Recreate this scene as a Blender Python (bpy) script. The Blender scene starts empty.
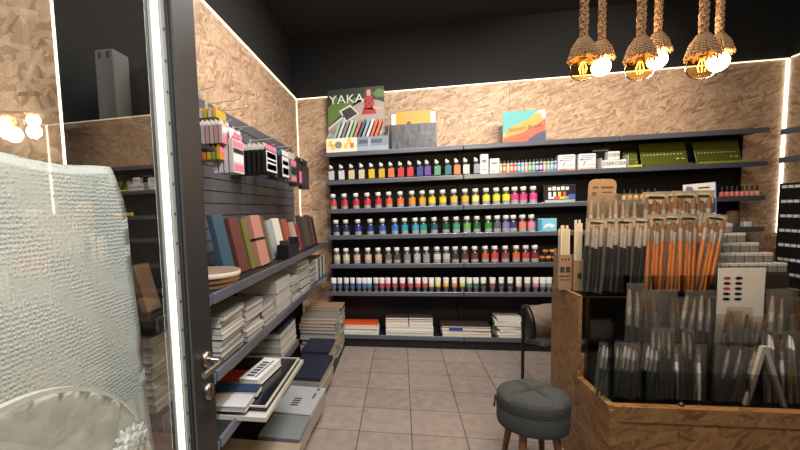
import bpy, bmesh, math, random
from mathutils import Vector, Matrix
import numpy as np
random.seed(7)
PI = math.pi
SC = bpy.context.scene
COL = SC.collection

# ------------------------------------------------------------------ camera
F, CX, CY, CAMH = 419.4, 322.43, 247.62, 1.4336
def cam_matrix(pi=.0863, ya=.1863, ro=-.0322):
    cy, sy = math.cos(ya), math.sin(ya); cp, sp = math.cos(pi), math.sin(pi); cr, sr = math.cos(ro), math.sin(ro)
    B = np.array([[1, 0, 0], [0, 0, -1], [0, 1, 0]])
    Y = np.array([[cy, 0, sy], [0, 1, 0], [-sy, 0, cy]]); P = np.array([[1, 0, 0], [0, cp, -sp], [0, sp, cp]])
    Q = np.array([[cr, -sr, 0], [sr, cr, 0], [0, 0, 1]])
    return Q @ P @ Y @ B
CM = cam_matrix()
def at(u, v, **k):
    """world point seen at photo pixel (u,v) on the plane X=, Y= or Z= given"""
    ax, val = next(iter(k.items())); i = 'XYZ'.index(ax)
    d = CM.T @ np.array([(u-CX)/F, (v-CY)/F, 1.0]); c = np.array([0, 0, CAMH])
    return c + d*((val-c[i])/d[i])
cam_data = bpy.data.cameras.new('camera'); cam = bpy.data.objects.new('camera', cam_data); COL.objects.link(cam)
cam_data.sensor_fit = 'HORIZONTAL'; cam_data.sensor_width = 36; cam_data.lens = F*36/800
cam_data.shift_x = (400-CX)/800; cam_data.shift_y = (CY-225)/800; cam_data.clip_start = .02
cam.matrix_world = Matrix(((CM[0][0], -CM[1][0], -CM[2][0], 0), (CM[0][1], -CM[1][1], -CM[2][1], 0), (CM[0][2], -CM[1][2], -CM[2][2], CAMH), (0, 0, 0, 1)))
SC.camera = cam

# ------------------------------------------------------------------ materials
def lin(c):
    return tuple(((x/255)/12.92 if x/255 <= .04045 else ((x/255+.055)/1.055)**2.4) for x in c)
MATS = {}
def mat(name, rgb, rough=.5, metal=0, emit=0, spec=.5, bump=None, alpha=1, coat=0):
    if name in MATS: return MATS[name]
    m = bpy.data.materials.new(name); m.use_nodes = True; MATS[name] = m
    nt = m.node_tree; b = nt.nodes['Principled BSDF']
    c = (*lin(rgb), 1)
    b.inputs['Base Color'].default_value = c; b.inputs['Roughness'].default_value = rough; b.inputs['Metallic'].default_value = metal
    b.inputs['Specular IOR Level'].default_value = spec; b.inputs['Coat Weight'].default_value = coat
    if emit: b.inputs['Emission Color'].default_value = c; b.inputs['Emission Strength'].default_value = emit
    if alpha < 1: b.inputs['Alpha'].default_value = alpha
    # gentle procedural variation so nothing is perfectly flat
    if bump is not None:
        sc, st = bump
        n = nt.nodes.new('ShaderNodeTexNoise'); n.inputs['Scale'].default_value = sc
        tc = nt.nodes.new('ShaderNodeTexCoord'); nt.links.new(tc.outputs['Object'], n.inputs['Vector'])
        bp = nt.nodes.new('ShaderNodeBump'); bp.inputs['Strength'].default_value = st; bp.inputs['Distance'].default_value = .01
        nt.links.new(n.outputs['Fac'], bp.inputs['Height']); nt.links.new(bp.outputs['Normal'], b.inputs['Normal'])
    return m
def col(r, g, b, rough=.45):
    return mat('paint_%d_%d_%d_%d' % (r, g, b, int(rough*100)), (r, g, b), rough)
def osb_material(name, base, dark, light, rough=.6):
    m = bpy.data.materials.new(name); m.use_nodes = True; nt = m.node_tree; N = nt.nodes; L = nt.links; b = N['Principled BSDF']
    uv = N.new('ShaderNodeTexCoord')
    last = None
    noise = N.new('ShaderNodeTexNoise'); noise.inputs['Scale'].default_value = 9
    L.new(uv.outputs['UV'], noise.inputs['Vector'])
    for k, (rot, sx, sy) in enumerate([(.3, 14, 62), (1.25, 12, 55), (2.2, 16, 70), (2.85, 13, 60)]):
        mp = N.new('ShaderNodeMapping'); mp.inputs['Rotation'].default_value = (0, 0, rot)
        mp2 = N.new('ShaderNodeMapping'); mp2.inputs['Scale'].default_value = (sx, sy, 1); mp2.inputs['Location'].default_value = (k*3.7, k*1.9, 0)
        L.new(uv.outputs['UV'], mp.inputs['Vector']); L.new(mp.outputs['Vector'], mp2.inputs['Vector'])
        v = N.new('ShaderNodeTexVoronoi'); v.inputs['Scale'].default_value = 1; v.voronoi_dimensions = '2D'
        L.new(mp2.outputs['Vector'], v.inputs['Vector'])
        sep = N.new('ShaderNodeSeparateColor'); L.new(v.outputs['Color'], sep.inputs['Color'])
        if last is None: last = (sep.outputs['Red'], sep.outputs['Green'])
        else:
            gt = N.new('ShaderNodeMath'); gt.operation = 'GREATER_THAN'; L.new(sep.outputs['Blue'], gt.inputs[0]); gt.inputs[1].default_value = .58
            mx = N.new('ShaderNodeMix'); mx.data_type = 'FLOAT'
            L.new(gt.outputs[0], mx.inputs['Factor']); L.new(last[0], mx.inputs['A']); L.new(sep.outputs['Red'], mx.inputs['B'])
            last = (mx.outputs['Result'], None)
    r = N.new('ShaderNodeValToRGB'); e = r.color_ramp.elements
    e[0].position = 0; e[0].color = (*lin(dark), 1); e[1].position = 1; e[1].color = (*lin(light), 1)
    for pos, c in ((.1, [int(d*.45+x*.55) for d, x in zip(dark, base)]), (.3, base), (.75, [int(d*.5+x*.5) for d, x in zip(light, base)])):
        q = r.color_ramp.elements.new(pos); q.color = (*lin(c), 1)
    L.new(last[0], r.inputs['Fac']); L.new(r.outputs['Color'], b.inputs['Base Color']); b.inputs['Roughness'].default_value = rough
    bp = N.new('ShaderNodeBump'); bp.inputs['Strength'].default_value = .15; bp.inputs['Distance'].default_value = .003
    L.new(last[0], bp.inputs['Height']); L.new(bp.outputs['Normal'], b.inputs['Normal'])
    return m
OSB = osb_material('osb_board', (180, 148, 119), (144, 112, 87), (212, 184, 156))
OSB2 = osb_material('osb_board_yellowish', (128, 92, 54), (98, 67, 37), (152, 114, 72), .5)
def tile_material():
    m = bpy.data.materials.new('floor_tiles'); m.use_nodes = True; nt = m.node_tree; N = nt.nodes; L = nt.links; b = N['Principled BSDF']
    tc = N.new('ShaderNodeTexCoord'); mp = N.new('ShaderNodeMapping'); mp.inputs['Location'].default_value = (-.0467, -3.6127+.3333*30, 0)
    mp.inputs['Location'].default_value = (-.0467+.33333*30, -3.6127+.33333*30, 0)
    L.new(tc.outputs['UV'], mp.inputs['Vector'])
    br = N.new('ShaderNodeTexBrick'); br.offset = 0; br.squash = 1
    br.inputs['Scale'].default_value = 1; br.inputs['Brick Width'].default_value = .33333; br.inputs['Row Height'].default_value = .33333
    br.inputs['Mortar Size'].default_value = .0032; br.inputs['Mortar Smooth'].default_value = .2
    br.inputs['Color1'].default_value = (*lin((158, 145, 137)), 1); br.inputs['Color2'].default_value = (*lin((149, 136, 128)), 1); br.inputs['Mortar'].default_value = (*lin((74, 62, 56)), 1)
    L.new(mp.outputs['Vector'], br.inputs['Vector'])
    n = N.new('ShaderNodeTexNoise'); n.inputs['Scale'].default_value = 14; n.inputs['Detail'].default_value = 6; L.new(tc.outputs['UV'], n.inputs['Vector'])
    mx = N.new('ShaderNodeMix'); mx.data_type = 'RGBA'; mx.blend_type = 'OVERLAY'; mx.inputs['Factor'].default_value = .35
    L.new(br.outputs['Color'], mx.inputs['A']); L.new(n.outputs['Fac'], mx.inputs['B']); L.new(mx.outputs['Result'], b.inputs['Base Color'])
    b.inputs['Roughness'].default_value = .42
    bp = N.new('ShaderNodeBump'); bp.inputs['Strength'].default_value = .25; bp.inputs['Distance'].default_value = .003; bp.invert = True
    L.new(br.outputs['Fac'], bp.inputs['Height']); L.new(bp.outputs['Normal'], b.inputs['Normal'])
    return m
TILE = tile_material()
def clear_material(name, tint, gloss, rough=.05, fresnel=True, noise=0):
    """thin clear plastic or glass: see-through plus a mirror-like sheen"""
    m = bpy.data.materials.new(name); m.use_nodes = True; nt = m.node_tree; N = nt.nodes; L = nt.links
    N.remove(N['Principled BSDF']); out = N['Material Output']
    t = N.new('ShaderNodeBsdfTransparent'); t.inputs['Color'].default_value = (*lin(tint), 1)
    g = N.new('ShaderNodeBsdfGlossy'); g.inputs['Roughness'].default_value = rough
    mx = N.new('ShaderNodeMixShader')
    if fresnel:
        lw = N.new('ShaderNodeLayerWeight'); lw.inputs['Blend'].default_value = gloss; L.new(lw.outputs['Fresnel'], mx.inputs['Fac'])
    else: mx.inputs['Fac'].default_value = gloss
    L.new(t.outputs[0], mx.inputs[1]); L.new(g.outputs[0], mx.inputs[2])
    if noise:
        tc = N.new('ShaderNodeTexCoord'); n = N.new('ShaderNodeTexNoise'); n.inputs['Scale'].default_value = noise; n.inputs['Detail'].default_value = 3
        L.new(tc.outputs['Object'], n.inputs['Vector'])
        bp = N.new('ShaderNodeBump'); bp.inputs['Strength'].default_value = .7; bp.inputs['Distance'].default_value = .02
        L.new(n.outputs['Fac'], bp.inputs['Height']); L.new(bp.outputs['Normal'], g.inputs['Normal'])
        if fresnel: L.new(bp.outputs['Normal'], lw.inputs['Normal'])
    L.new(mx.outputs[0], out.inputs['Surface'])
    return m
GLASS = clear_material('door_glass', (252, 250, 246), .31, 0, False)
GLASSB = clear_material('door_glass_inner', (246, 250, 248), .0, 0, False)
ACRYL = clear_material('clear_acrylic', (232, 232, 230), .12, .06)
SLEEVE = clear_material('plastic_sleeve', (232, 229, 223), .16, .09, True, 30)
BULB = clear_material('amber_bulb_glass', (255, 236, 196), .08, .02)
def milky(m, amount, rgb):
    nt = m.node_tree; N = nt.nodes; L = nt.links; out = N['Material Output']
    old = out.inputs['Surface'].links[0].from_socket
    d = N.new('ShaderNodeBsdfDiffuse'); d.inputs['Color'].default_value = (*lin(rgb), 1)
    mx = N.new('ShaderNodeMixShader'); mx.inputs['Fac'].default_value = amount
    L.new(old, mx.inputs[1]); L.new(d.outputs[0], mx.inputs[2]); L.new(mx.outputs[0], out.inputs['Surface'])
milky(SLEEVE, .05, (226, 220, 212))
def bubble_material():
    m = bpy.data.materials.new('bubble_wrap'); m.use_nodes = True; nt = m.node_tree; N = nt.nodes; L = nt.links; b = N['Principled BSDF']
    b.inputs['Base Color'].default_value = (*lin((197, 197, 194)), 1); b.inputs['Roughness'].default_value = .28; b.inputs['Specular IOR Level'].default_value = .7
    tc = N.new('ShaderNodeTexCoord'); v = N.new('ShaderNodeTexVoronoi'); v.inputs['Scale'].default_value = 95; v.inputs['Randomness'].default_value = .35
    L.new(tc.outputs['Object'], v.inputs['Vector'])
    r = N.new('ShaderNodeMapRange'); r.inputs['From Max'].default_value = .5; r.inputs['To Min'].default_value = 1; r.inputs['To Max'].default_value = 0; L.new(v.outputs['Distance'], r.inputs['Value'])
    n = N.new('ShaderNodeTexNoise'); n.inputs['Scale'].default_value = 9; n.inputs['Detail'].default_value = 4; L.new(tc.outputs['Object'], n.inputs['Vector'])
    a = N.new('ShaderNodeMath'); a.operation = 'MULTIPLY_ADD'; L.new(n.outputs['Fac'], a.inputs[0]); a.inputs[1].default_value = .35; L.new(r.outputs[0], a.inputs[2])
    bp = N.new('ShaderNodeBump'); bp.inputs['Strength'].default_value = .5; bp.inputs['Distance'].default_value = .004
    L.new(a.outputs[0], bp.inputs['Height']); L.new(bp.outputs['Normal'], b.inputs['Normal'])
    return m
BUBBLE = bubble_material()
def rope_material():
    m = mat('jute_rope', (150, 112, 74), .9); nt = m.node_tree; N = nt.nodes; L = nt.links; b = N['Principled BSDF']
    tc = N.new('ShaderNodeTexCoord'); w = N.new('ShaderNodeTexWave'); w.wave_type = 'BANDS'; w.bands_direction = 'DIAGONAL'; w.inputs['Scale'].default_value = 48; w.inputs['Distortion'].default_value = 1.5
    L.new(tc.outputs['Object'], w.inputs['Vector'])
    r = N.new('ShaderNodeValToRGB'); r.color_ramp.elements[0].color = (*lin((96, 66, 40)), 1); r.color_ramp.elements[1].color = (*lin((182, 142, 98)), 1)
    L.new(w.outputs['Fac'], r.inputs['Fac']); L.new(r.outputs['Color'], b.inputs['Base Color'])
    bp = N.new('ShaderNodeBump'); bp.inputs['Strength'].default_value = .8; bp.inputs['Distance'].default_value = .006
    L.new(w.outputs['Fac'], bp.inputs['Height']); L.new(bp.outputs['Normal'], b.inputs['Normal'])
    return m
ROPE = rope_material()
WALLBLACK = mat('black_wall_paint', (17, 17, 19), .85, bump=(60, .1))
CEIL = mat('black_ceiling_paint', (34, 33, 34), .9, bump=(40, .1))
SHELFM = mat('black_shelf_metal', (24, 24, 27), .5, .2)
RAILM = mat('price_rail', (94, 98, 108), .3, .35)
BLACKM = mat('black_back_panel', (11, 11, 12), .6)
SLAT = mat('dark_slatwall', (86, 88, 96), .5)
STEEL = mat('chrome', (205, 203, 198), .3, .45)
NICKEL = mat('brushed_nickel', (140, 133, 122), .33, 1)
WHITE = mat('white_plastic', (226, 226, 224), .35)
PAPER = mat('paper_white', (212, 207, 198), .8)
CREAM = mat('cream_paper', (196, 184, 164), .8)
BLACK = mat('black_plastic', (20, 20, 22), .4)
DOORM = mat('door_frame_dark', (24, 22, 22), .5, .1)
GASKET = mat('rubber_gasket', (10, 10, 10), .7)
LED = mat('led_white', (255, 250, 232), .4, 0, 3.2)
LEDEDGE = mat('led_edge', (255, 243, 214), .4, 0, 1.3)
CHANNEL = mat('led_channel', (128, 130, 126), .45, .3)
KRAFT = mat('kraft_card', (130, 104, 80), .8, bump=(80, .1))
STOOLM = mat('grey_felt', (62, 66, 66), .9, bump=(220, .5))
WOOD = mat('stool_wood', (120, 82, 52), .5, bump=(30, .1))
FERR = mat('ferrule_metal', (146, 142, 136), .35, .35)
ORANGEWOOD = mat('orange_lacquer', (158, 90, 38), .4, coat=.2)
BRISTLE = mat('brown_bristle', (92, 64, 42), .9)
DARKHAND = mat('black_lacquer', (22, 22, 24), .3, coat=.3)
GREENHAND = mat('dark_green_lacquer', (26, 48, 44), .3)
DARKRED = mat('dark_brown_lacquer', (62, 36, 30), .35)
NAVY = mat('navy_cover', (27, 32, 54), .6)
FILAMENT = mat('filament_glow', (255, 178, 84), .4, 0, 8)
BULBLIT = mat('lit_bulb', (255, 224, 170), .4, 0, 26)

# ------------------------------------------------------------------ mesh helper
class MB:
    def __init__(s): s.v = []; s.f = []; s.m = []; s.smooth = []
    def _add(s, vs, fs, m=0, sm=False):
        o = len(s.v); s.v += [tuple(map(float, p)) for p in vs]
        for f in fs: s.f.append([o+i for i in f]); s.m.append(m); s.smooth.append(sm)
    def box(s, x0, x1, y0, y1, z0, z1, m=0, T=None):
        vs = [(x0, y0, z0), (x1, y0, z0), (x1, y1, z0), (x0, y1, z0), (x0, y0, z1), (x1, y0, z1), (x1, y1, z1), (x0, y1, z1)]
        if T is not None: vs = [T @ Vector(p) for p in vs]
        s._add(vs, [(3, 2, 1, 0), (4, 5, 6, 7), (0, 1, 5, 4), (1, 2, 6, 5), (2, 3, 7, 6), (3, 0, 4, 7)], m); return s
    def bbox(s, x0, x1, y0, y1, z0, z1, r=.004, m=0, T=None, seg=2):
        bm = bmesh.new(); bmesh.ops.create_cube(bm, size=1)
        for p in bm.verts: p.co = Vector(((x0+x1)/2+p.co.x*(x1-x0), (y0+y1)/2+p.co.y*(y1-y0), (z0+z1)/2+p.co.z*(z1-z0)))
        r = min(r, .45*min(x1-x0, y1-y0, z1-z0))
        bmesh.ops.bevel(bm, geom=bm.edges[:], offset=r, segments=seg, affect='EDGES', profile=.5)
        s.bm(bm, m, T); return s
    def bm(s, bm, m=0, T=None, sm=False):
        bm.verts.index_update()
        s._add([(T @ p.co if T is not None else p.co) for p in bm.verts], [[q.index for q in f.verts] for f in bm.faces], m, sm); bm.free(); return s
    def lathe(s, prof, c=(0, 0, 0), n=14, m=0, sy=1, T=None, sm=True):
        vs = []; fs = []
        for r, z in prof:
            for k in range(n):
                a = 2*PI*k/n; vs.append(Vector((c[0]+r*math.cos(a), c[1]+r*sy*math.sin(a), c[2]+z)))
        if T is not None: vs = [T @ p for p in vs]
        for i in range(len(prof)-1):
            for k in range(n):
                fs.append((i*n+k, i*n+(k+1) % n, (i+1)*n+(k+1) % n, (i+1)*n+k))
        s._add(vs, fs, m, sm)
        s._add(vs[:n][::-1], [tuple(range(n))], m); s._add(vs[-n:], [tuple(range(n))], m); return s
    def tube(s, pts, r, n=8, m=0, r2=None, sm=True):
        pts = [Vector(p) for p in pts]; vs = []; fs = []; N = len(pts)
        for i, p in enumerate(pts):
            t = (pts[min(i+1, N-1)]-pts[max(i-1, 0)]).normalized()
            u = t.orthogonal().normalized() if i == 0 else (pu - t*pu.dot(t)).normalized()
            pu = u; w = t.cross(u); rr = r if r2 is None else r+(r2-r)*i/(N-1)
            if callable(r): rr = r(i/(N-1))
            for k in range(n):
                a = 2*PI*k/n; vs.append(p+rr*(math.cos(a)*u+math.sin(a)*w))
        for i in range(N-1):
            for k in range(n): fs.append((i*n+k, i*n+(k+1) % n, (i+1)*n+(k+1) % n, (i+1)*n+k))
        s._add(vs, fs, m, sm); s._add(vs[:n][::-1], [tuple(range(n))], m); s._add(vs[-n:], [tuple(range(n))], m); return s
    def poly(s, pts, depth, axis='Y', m=0, T=None):
        """outline pts (a,b) extruded from 0 to depth; axis Y: (x,z) outline, axis X: (y,z), axis Z: (x,y)"""
        n = len(pts)
        def P(a, b, d): return Vector({'Y': (a, d, b), 'X': (d, a, b), 'Z': (a, b, d)}[axis])
        vs = [P(a, b, 0) for a, b in pts]+[P(a, b, depth) for a, b in pts]
        if T is not None: vs = [T @ p for p in vs]
        s._add(vs, [tuple(range(n))[::-1], tuple(range(n, 2*n))]+[(i, (i+1) % n, n+(i+1) % n, n+i) for i in range(n)], m); return s
    def mesh(s, name, mats):
        me = bpy.data.meshes.new(name); me.from_pydata(s.v, [], s.f)
        for m in (mats if isinstance(mats, (list, tuple)) else [mats]): me.materials.append(m)
        for p, m, sm in zip(me.polygons, s.m, s.smooth): p.material_index = m; p.use_smooth = sm
        bm = bmesh.new(); bm.from_mesh(me); bmesh.ops.recalc_face_normals(bm, faces=bm.faces[:])
        uv = bm.loops.layers.uv.new('UVMap')
        for f in bm.faces:
            a = max(range(3), key=lambda i: abs(f.normal[i]))
            for l in f.loops:
                c = l.vert.co; l[uv].uv = {0: (c.y, c.z), 1: (c.x, c.z), 2: (c.x, c.y)}[a]
        bm.to_mesh(me); bm.free(); return me
    def build(s, name, mats, parent=None):
        """with a parent: coordinates are the parent's; without: world coordinates, origin moved to the base"""
        if parent is None:
            xs, ys, zs = zip(*s.v); o = Vector(((min(xs)+max(xs))/2, (min(ys)+max(ys))/2, min(zs)))
            me = s.mesh(name, mats)           # UVs stay in world metres
            me.transform(Matrix.Translation(-o)); ob = bpy.data.objects.new(name, me); ob.location = o
        else:
            me = s.mesh(name, mats); ob = bpy.data.objects.new(name, me); ob.parent = parent
        COL.objects.link(ob); return ob
def tag(o, label, cat, group=None):
    o['label'] = label; o['category'] = cat
    if group: o['group'] = group
    return o
def struct(o): o['kind'] = 'structure'; return o
def thing(name, loc, label, cat, group=None, rot=(0, 0, 0)):
    o = bpy.data.objects.new(name, None); o.empty_display_size = .05; COL.objects.link(o)
    o.location = [float(q) for q in loc]; o.rotation_euler = rot; return tag(o, label, cat, group)
KIDS = {}
def kids(o): return [c for c in COL.objects if c.parent == o] if o.name not in KIDS else KIDS[o.name]
def dup(o, loc, label, group=None, rot=None, mats=None, scale=None):
    """copy of a thing with copies of its parts and sub-parts; mats = {part name: material}"""
    r = o.copy(); COL.objects.link(r); r.location = [float(q) for q in loc]; r['label'] = label
    if group: r['group'] = group
    if rot is not None: r.rotation_euler = rot
    if scale is not None: r.scale = scale
    if o.name not in KIDS: KIDS[o.name] = [c for c in COL.objects if c.parent == o]
    for ch in KIDS[o.name]:
        c = ch.copy(); COL.objects.link(c); c.parent = r; recolor(c, mats)
        if ch.name not in KIDS: KIDS[ch.name] = [g for g in COL.objects if g.parent == ch]
        for g in KIDS[ch.name]:
            d = g.copy(); COL.objects.link(d); d.parent = c; recolor(d, mats)
    return r
def recolor(c, mats):
    base = c.name.split('.')[0]
    if mats and base in mats:
        c.material_slots[0].link = 'OBJECT'; c.material_slots[0].material = mats[base]
def recolor_thing(o, mats):
    for c in [c for c in COL.objects if c.parent == o]: recolor(c, mats)
def text_mesh(body, size, name, m, parent, loc, rot, extrude=.0008, align='CENTER', shear=0, sx=1):
    cu = bpy.data.curves.new(name, 'FONT'); cu.body = body; cu.size = size; cu.align_x = align; cu.align_y = 'CENTER'; cu.extrude = extrude; cu.shear = shear; cu.resolution_u = 2
    tmp = bpy.data.objects.new(name+'_src', cu); COL.objects.link(tmp)
    dg = bpy.context.evaluated_depsgraph_get(); me = bpy.data.meshes.new_from_object(tmp.evaluated_get(dg))
    bpy.data.objects.remove(tmp); bpy.data.curves.remove(cu)
    me.materials.clear(); me.materials.append(m)
    ob = bpy.data.objects.new(name, me); COL.objects.link(ob); ob.parent = parent; ob.location = loc; ob.rotation_euler = rot; ob.scale = (sx, 1, 1); return ob
ORD = ['', 'first', 'second', 'third', 'fourth', 'fifth', 'sixth', 'seventh', 'eighth', 'ninth', 'tenth', 'eleventh', 'twelfth', 'thirteenth', 'fourteenth', 'fifteenth', 'sixteenth', 'seventeenth', 'eighteenth', 'nineteenth', 'twentieth', 'twenty-first', 'twenty-second', 'twenty-third', 'twenty-fourth', 'twenty-fifth', 'twenty-sixth', 'twenty-seventh', 'twenty-eighth', 'twenty-ninth', 'thirtieth', 'thirty-first', 'thirty-second']
def rotx(a): return Matrix.Rotation(a, 4, 'X')
def roty(a): return Matrix.Rotation(a, 4, 'Y')
def rotz(a): return Matrix.Rotation(a, 4, 'Z')
def tr(x, y, z): return Matrix.Translation((x, y, z))

# ------------------------------------------------------------------ room shell
YW, XL, XR, ZC, ZT = 4.64, -1.118, 3.47, 3.31, 2.67
struct(MB().box(-1.6, 3.8, -.9, 5.0, -.08, 0).build('floor', TILE))
struct(MB().box(-1.6, 3.8, -.9, 5.0, ZC, ZC+.1).build('ceiling', CEIL))
struct(MB().box(-1.6, 3.8, YW+.02, YW+.15, 0, ZC).build('wall_back', WALLBLACK))
struct(MB().box(XL-.15, XL-.02, -.9, YW+.02, 0, ZC).build('wall_left', WALLBLACK))
struct(MB().box(XR+.02, XR+.15, -.9, YW+.02, 0, ZC).build('wall_right', WALLBLACK))
# strand-board cladding (boards with fine joints) and thin glowing edges
struct(MB().box(XL-.02, 1.1, YW, YW+.02, 0, ZT).box(1.103, XR+.02, YW, YW+.02, 0, ZT).build('trim_1', OSB))
struct(MB().box(XL-.02, XL, 2.02, YW, 0, ZT).build('trim_2', OSB))
struct(MB().box(XL-.02, XL, -.4, 1.255, 0, ZT).build('trim_3', OSB))
struct(MB().box(XR, XR+.02, -.9, 2.0, 0, ZT).box(XR, XR+.02, 2.003, YW, 0, ZT).build('trim_4', OSB))
def led(x0, x1, y0, y1, z0, z1, label, m=LEDEDGE):
    tag(MB().box(x0, x1, y0, y1, z0, z1).build('led_strip', m), label, 'led strip', 'glowing LED edging of the boards')
led(XL, XR, YW-.012, YW+.019, ZT+.001, ZT+.009, 'thin glowing LED strip along the top of the back wall boards')
led(XL-.019, XL+.012, 2.02, YW-.014, ZT+.001, ZT+.009, 'thin glowing LED strip along the top of the left wall boards')
led(XL+.001, XL+.01, YW-.01, YW-.001, 1.2, ZT, 'thin upright LED strip in the left back corner of the room')
led(XR-.016, XR-.001, YW-.02, YW-.002, 1.1, ZT, 'bright upright LED strip in the right back corner of the room', LED)
led(XR-.012, XR+.019, .5, YW-.042, ZT+.001, ZT+.009, 'thin glowing LED strip along the top of the right wall boards')
led(XL-.019, XL+.002, 1.257, 1.266, 1.2, ZT, 'thin upright LED strip edging the board behind the glass door', LED)

# ------------------------------------------------------------------ back wall shelving: three bays
YF = 4.29                                   # front of the shelves
SEAM = [-.755, .604, 1.964, 3.105]
ZS = dict(A=1.983, B=1.700, C=1.407, D=1.137, E=.838, F=.548, G=.093)
def shelf_part(root, x0, x1, z, yf, yb, name='shelf'):
    s = MB().box(x0+.003, x1-.003, yf+.008, yb, z+.014, z+.034).build(name, SHELFM, root)
    MB().bbox(x0+.002, x1-.002, yf-.008, yf+.008, z-.002, z+.044, .006).build('price_rail', RAILM, s)
    return s
BAYW = ['left bay of the black back wall shelving, full of paint bottles', 'middle bay of the black back wall shelving, behind the brush stand', 'right bay of the black back wall shelving, holding the green tins']
for k in range(3):
    x0, x1 = SEAM[k], SEAM[k+1]
    u = thing('shelving_unit', ((x0+x1)/2, YF+.17, 0), BAYW[k], 'shelves', 'bays of the back wall shelving'); h = (x1-x0)/2
    MB().box(-h, h, .145, .165, 0, 2.03).build('back_panel', BLACKM, u)
    MB().box(-h+.002, h-.002, -.15, .13, .0, .088).build('plinth', SHELFM, u)
    for sx in (-1, 1): MB().box(sx*h-.012*(sx > 0), sx*h+.012*(sx < 0), .11, .144, .09, 2.03).build('upright', BLACKM, u)
    for q in 'ABCDEFG': shelf_part(u, -h, h, ZS[q], -.17, .143)
ST = {q: ZS[q]+.0345 for q in ZS}           # top surface of each shelf

# ------------------------------------------------------------------ paint bottles
def make_bottle():
    o = thing('paint_bottle', (0, 0, 0), '', 'paint bottle')
    MB().lathe([(.024, 0), (.033, .004), (.034, .03), (.034, .095), (.031, .108), (.018, .122), (.014, .126)], n=16, sy=.75).build('body', WHITE, o)
    MB().lathe([(.0347, .042), (.0347, .098)], n=16, sy=.76).build('label_band', WHITE, o)
    MB().lathe([(.0346, .008), (.0347, .0415)], n=16, sy=.76).build('label_foot', mat('label_foot_grey', (150, 148, 146), .5), o)
    MB().lathe([(.014, .124), (.014, .128), (.027, .129), (.027, .162), (.024, .167)], n=14, T=tr(-.002, 0, 0) @ tr(0, 0, .129) @ roty(-.08) @ tr(0, 0, -.129)).build('cap', WHITE, o)
    return o
def make_slant():
    o = thing('paint_bottle', (0, 0, 0), '', 'paint bottle')
    MB().lathe([(.026, 0), (.033, .004), (.033, .11), (.028, .125), (.014, .14), (.012, .142)], n=16, sy=.7).build('body', BLACK, o)
    MB().box(-.03, .03, -.0275, -.024, .022, .112).build('label_band', WHITE, o)
    T = tr(-.004, 0, .14) @ roty(-.42)
    MB().lathe([(.014, -.004), (.021, .0), (.021, .016), (.012, .03), (.008, .042)], n=12, T=T).build('cap', WHITE, o)
    return o
def make_tube():
    o = thing('paint_tube', (0, 0, 0), '', 'paint tube')
    MB().lathe([(.02, 0), (.02, .03), (.025, .034), (.026, .06)], n=12, sy=.85).build('cap', mat('grey_cap', (110, 112, 116), .4), o)
    MB().lathe([(.0265, .058), (.027, .09)], n=12, sy=.85).build('colour_band', WHITE, o)
    MB().lathe([(.0265, .088), (.028, .118), (.03, .14), (.027, .146)], n=12, sy=.6).build('body', WHITE, o)
    return o
used = set()
def place(proto, loc, label, group, mats, rot=None, scale=None):
    if proto.name not in used:
        used.add(proto.name); proto.location = [float(q) for q in loc]; proto['label'] = label; proto['group'] = group
        if rot: proto.rotation_euler = rot
        if scale: proto.scale = scale
        KIDS[proto.name] = [c for c in COL.objects if c.parent == proto]
        for c in KIDS[proto.name]:
            KIDS[c.name] = [g for g in COL.objects if g.parent == c]
        PROTO_MATS[proto.name] = mats; return proto
    return dup(proto, loc, label, group, rot or (0, 0, 0), mats, scale or (1, 1, 1))
PROTO_MATS = {}
BOT, SLA, TUB = make_bottle(), make_slant(), make_tube()
def C(h): return tuple(int(h[i:i+2], 16) for i in (0, 2, 4))
rowB = [(331, 'd4d6d8', 'pale grey'), (341, 'e6e6e2', 'white'), (351, 'e8d4a0', 'cream'), (361, 'e0d6a8', 'pale yellow'), (371, 'f0c800', 'yellow'), (381, 'e8b41c', 'golden yellow'), (390.4, 'ee7a30', 'orange'), (400, 'd83030', 'red'), (409.4, 'e02838', 'bright red'), (419, '2c3c98', 'blue'), (426.6, '6a40a0', 'purple'), (436.4, '58a878', 'green'), (447, '20787c', 'teal'), (456, 'f08850', 'light orange'), (465, 'd8d8d8', 'white'), (475.6, '9aa2ae', 'grey')]
for i, (px, h, n) in enumerate(rowB):
    p = at(px+1, 178, Y=YF+.1)
    place(SLA, (p[0], YF+.1, ST['B']), 'slant-capped bottle with %s label, %s from left on the top bottle row' % (n, ORD[i+1]), 'slant-capped bottles under the top shelf', {'label_band': col(*[int(c*.86) for c in C(h)])})
rowC = [(333, 'd83838', 'red'), (344, 'd0303c', 'red'), (355.6, 'd02848', 'crimson'), (367, 'd83040', 'red'), (378, 'd02c48', 'crimson'), (388.6, 'f0603c', 'vermilion'), (400, 'f07820', 'orange'), (411.6, 'f09c18', 'amber'), (422, 'f0ac10', 'amber yellow'), (431.6, 'f4dc20', 'yellow'), (442.4, 'f8dc10', 'yellow'), (453.6, 'ecc850', 'pale gold'), (464.6, 'f0bc18', 'golden'), (475, 'f4ec80', 'pale yellow'), (485.6, 'f4e440', 'lemon'), (496, 'f4e43c', 'lemon'), (505.6, 'f4e838', 'lemon'), (514, 'e83c88', 'pink'), (523, 'e83c88', 'pink'), (532.6, 'ec3c94', 'hot pink')]
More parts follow.
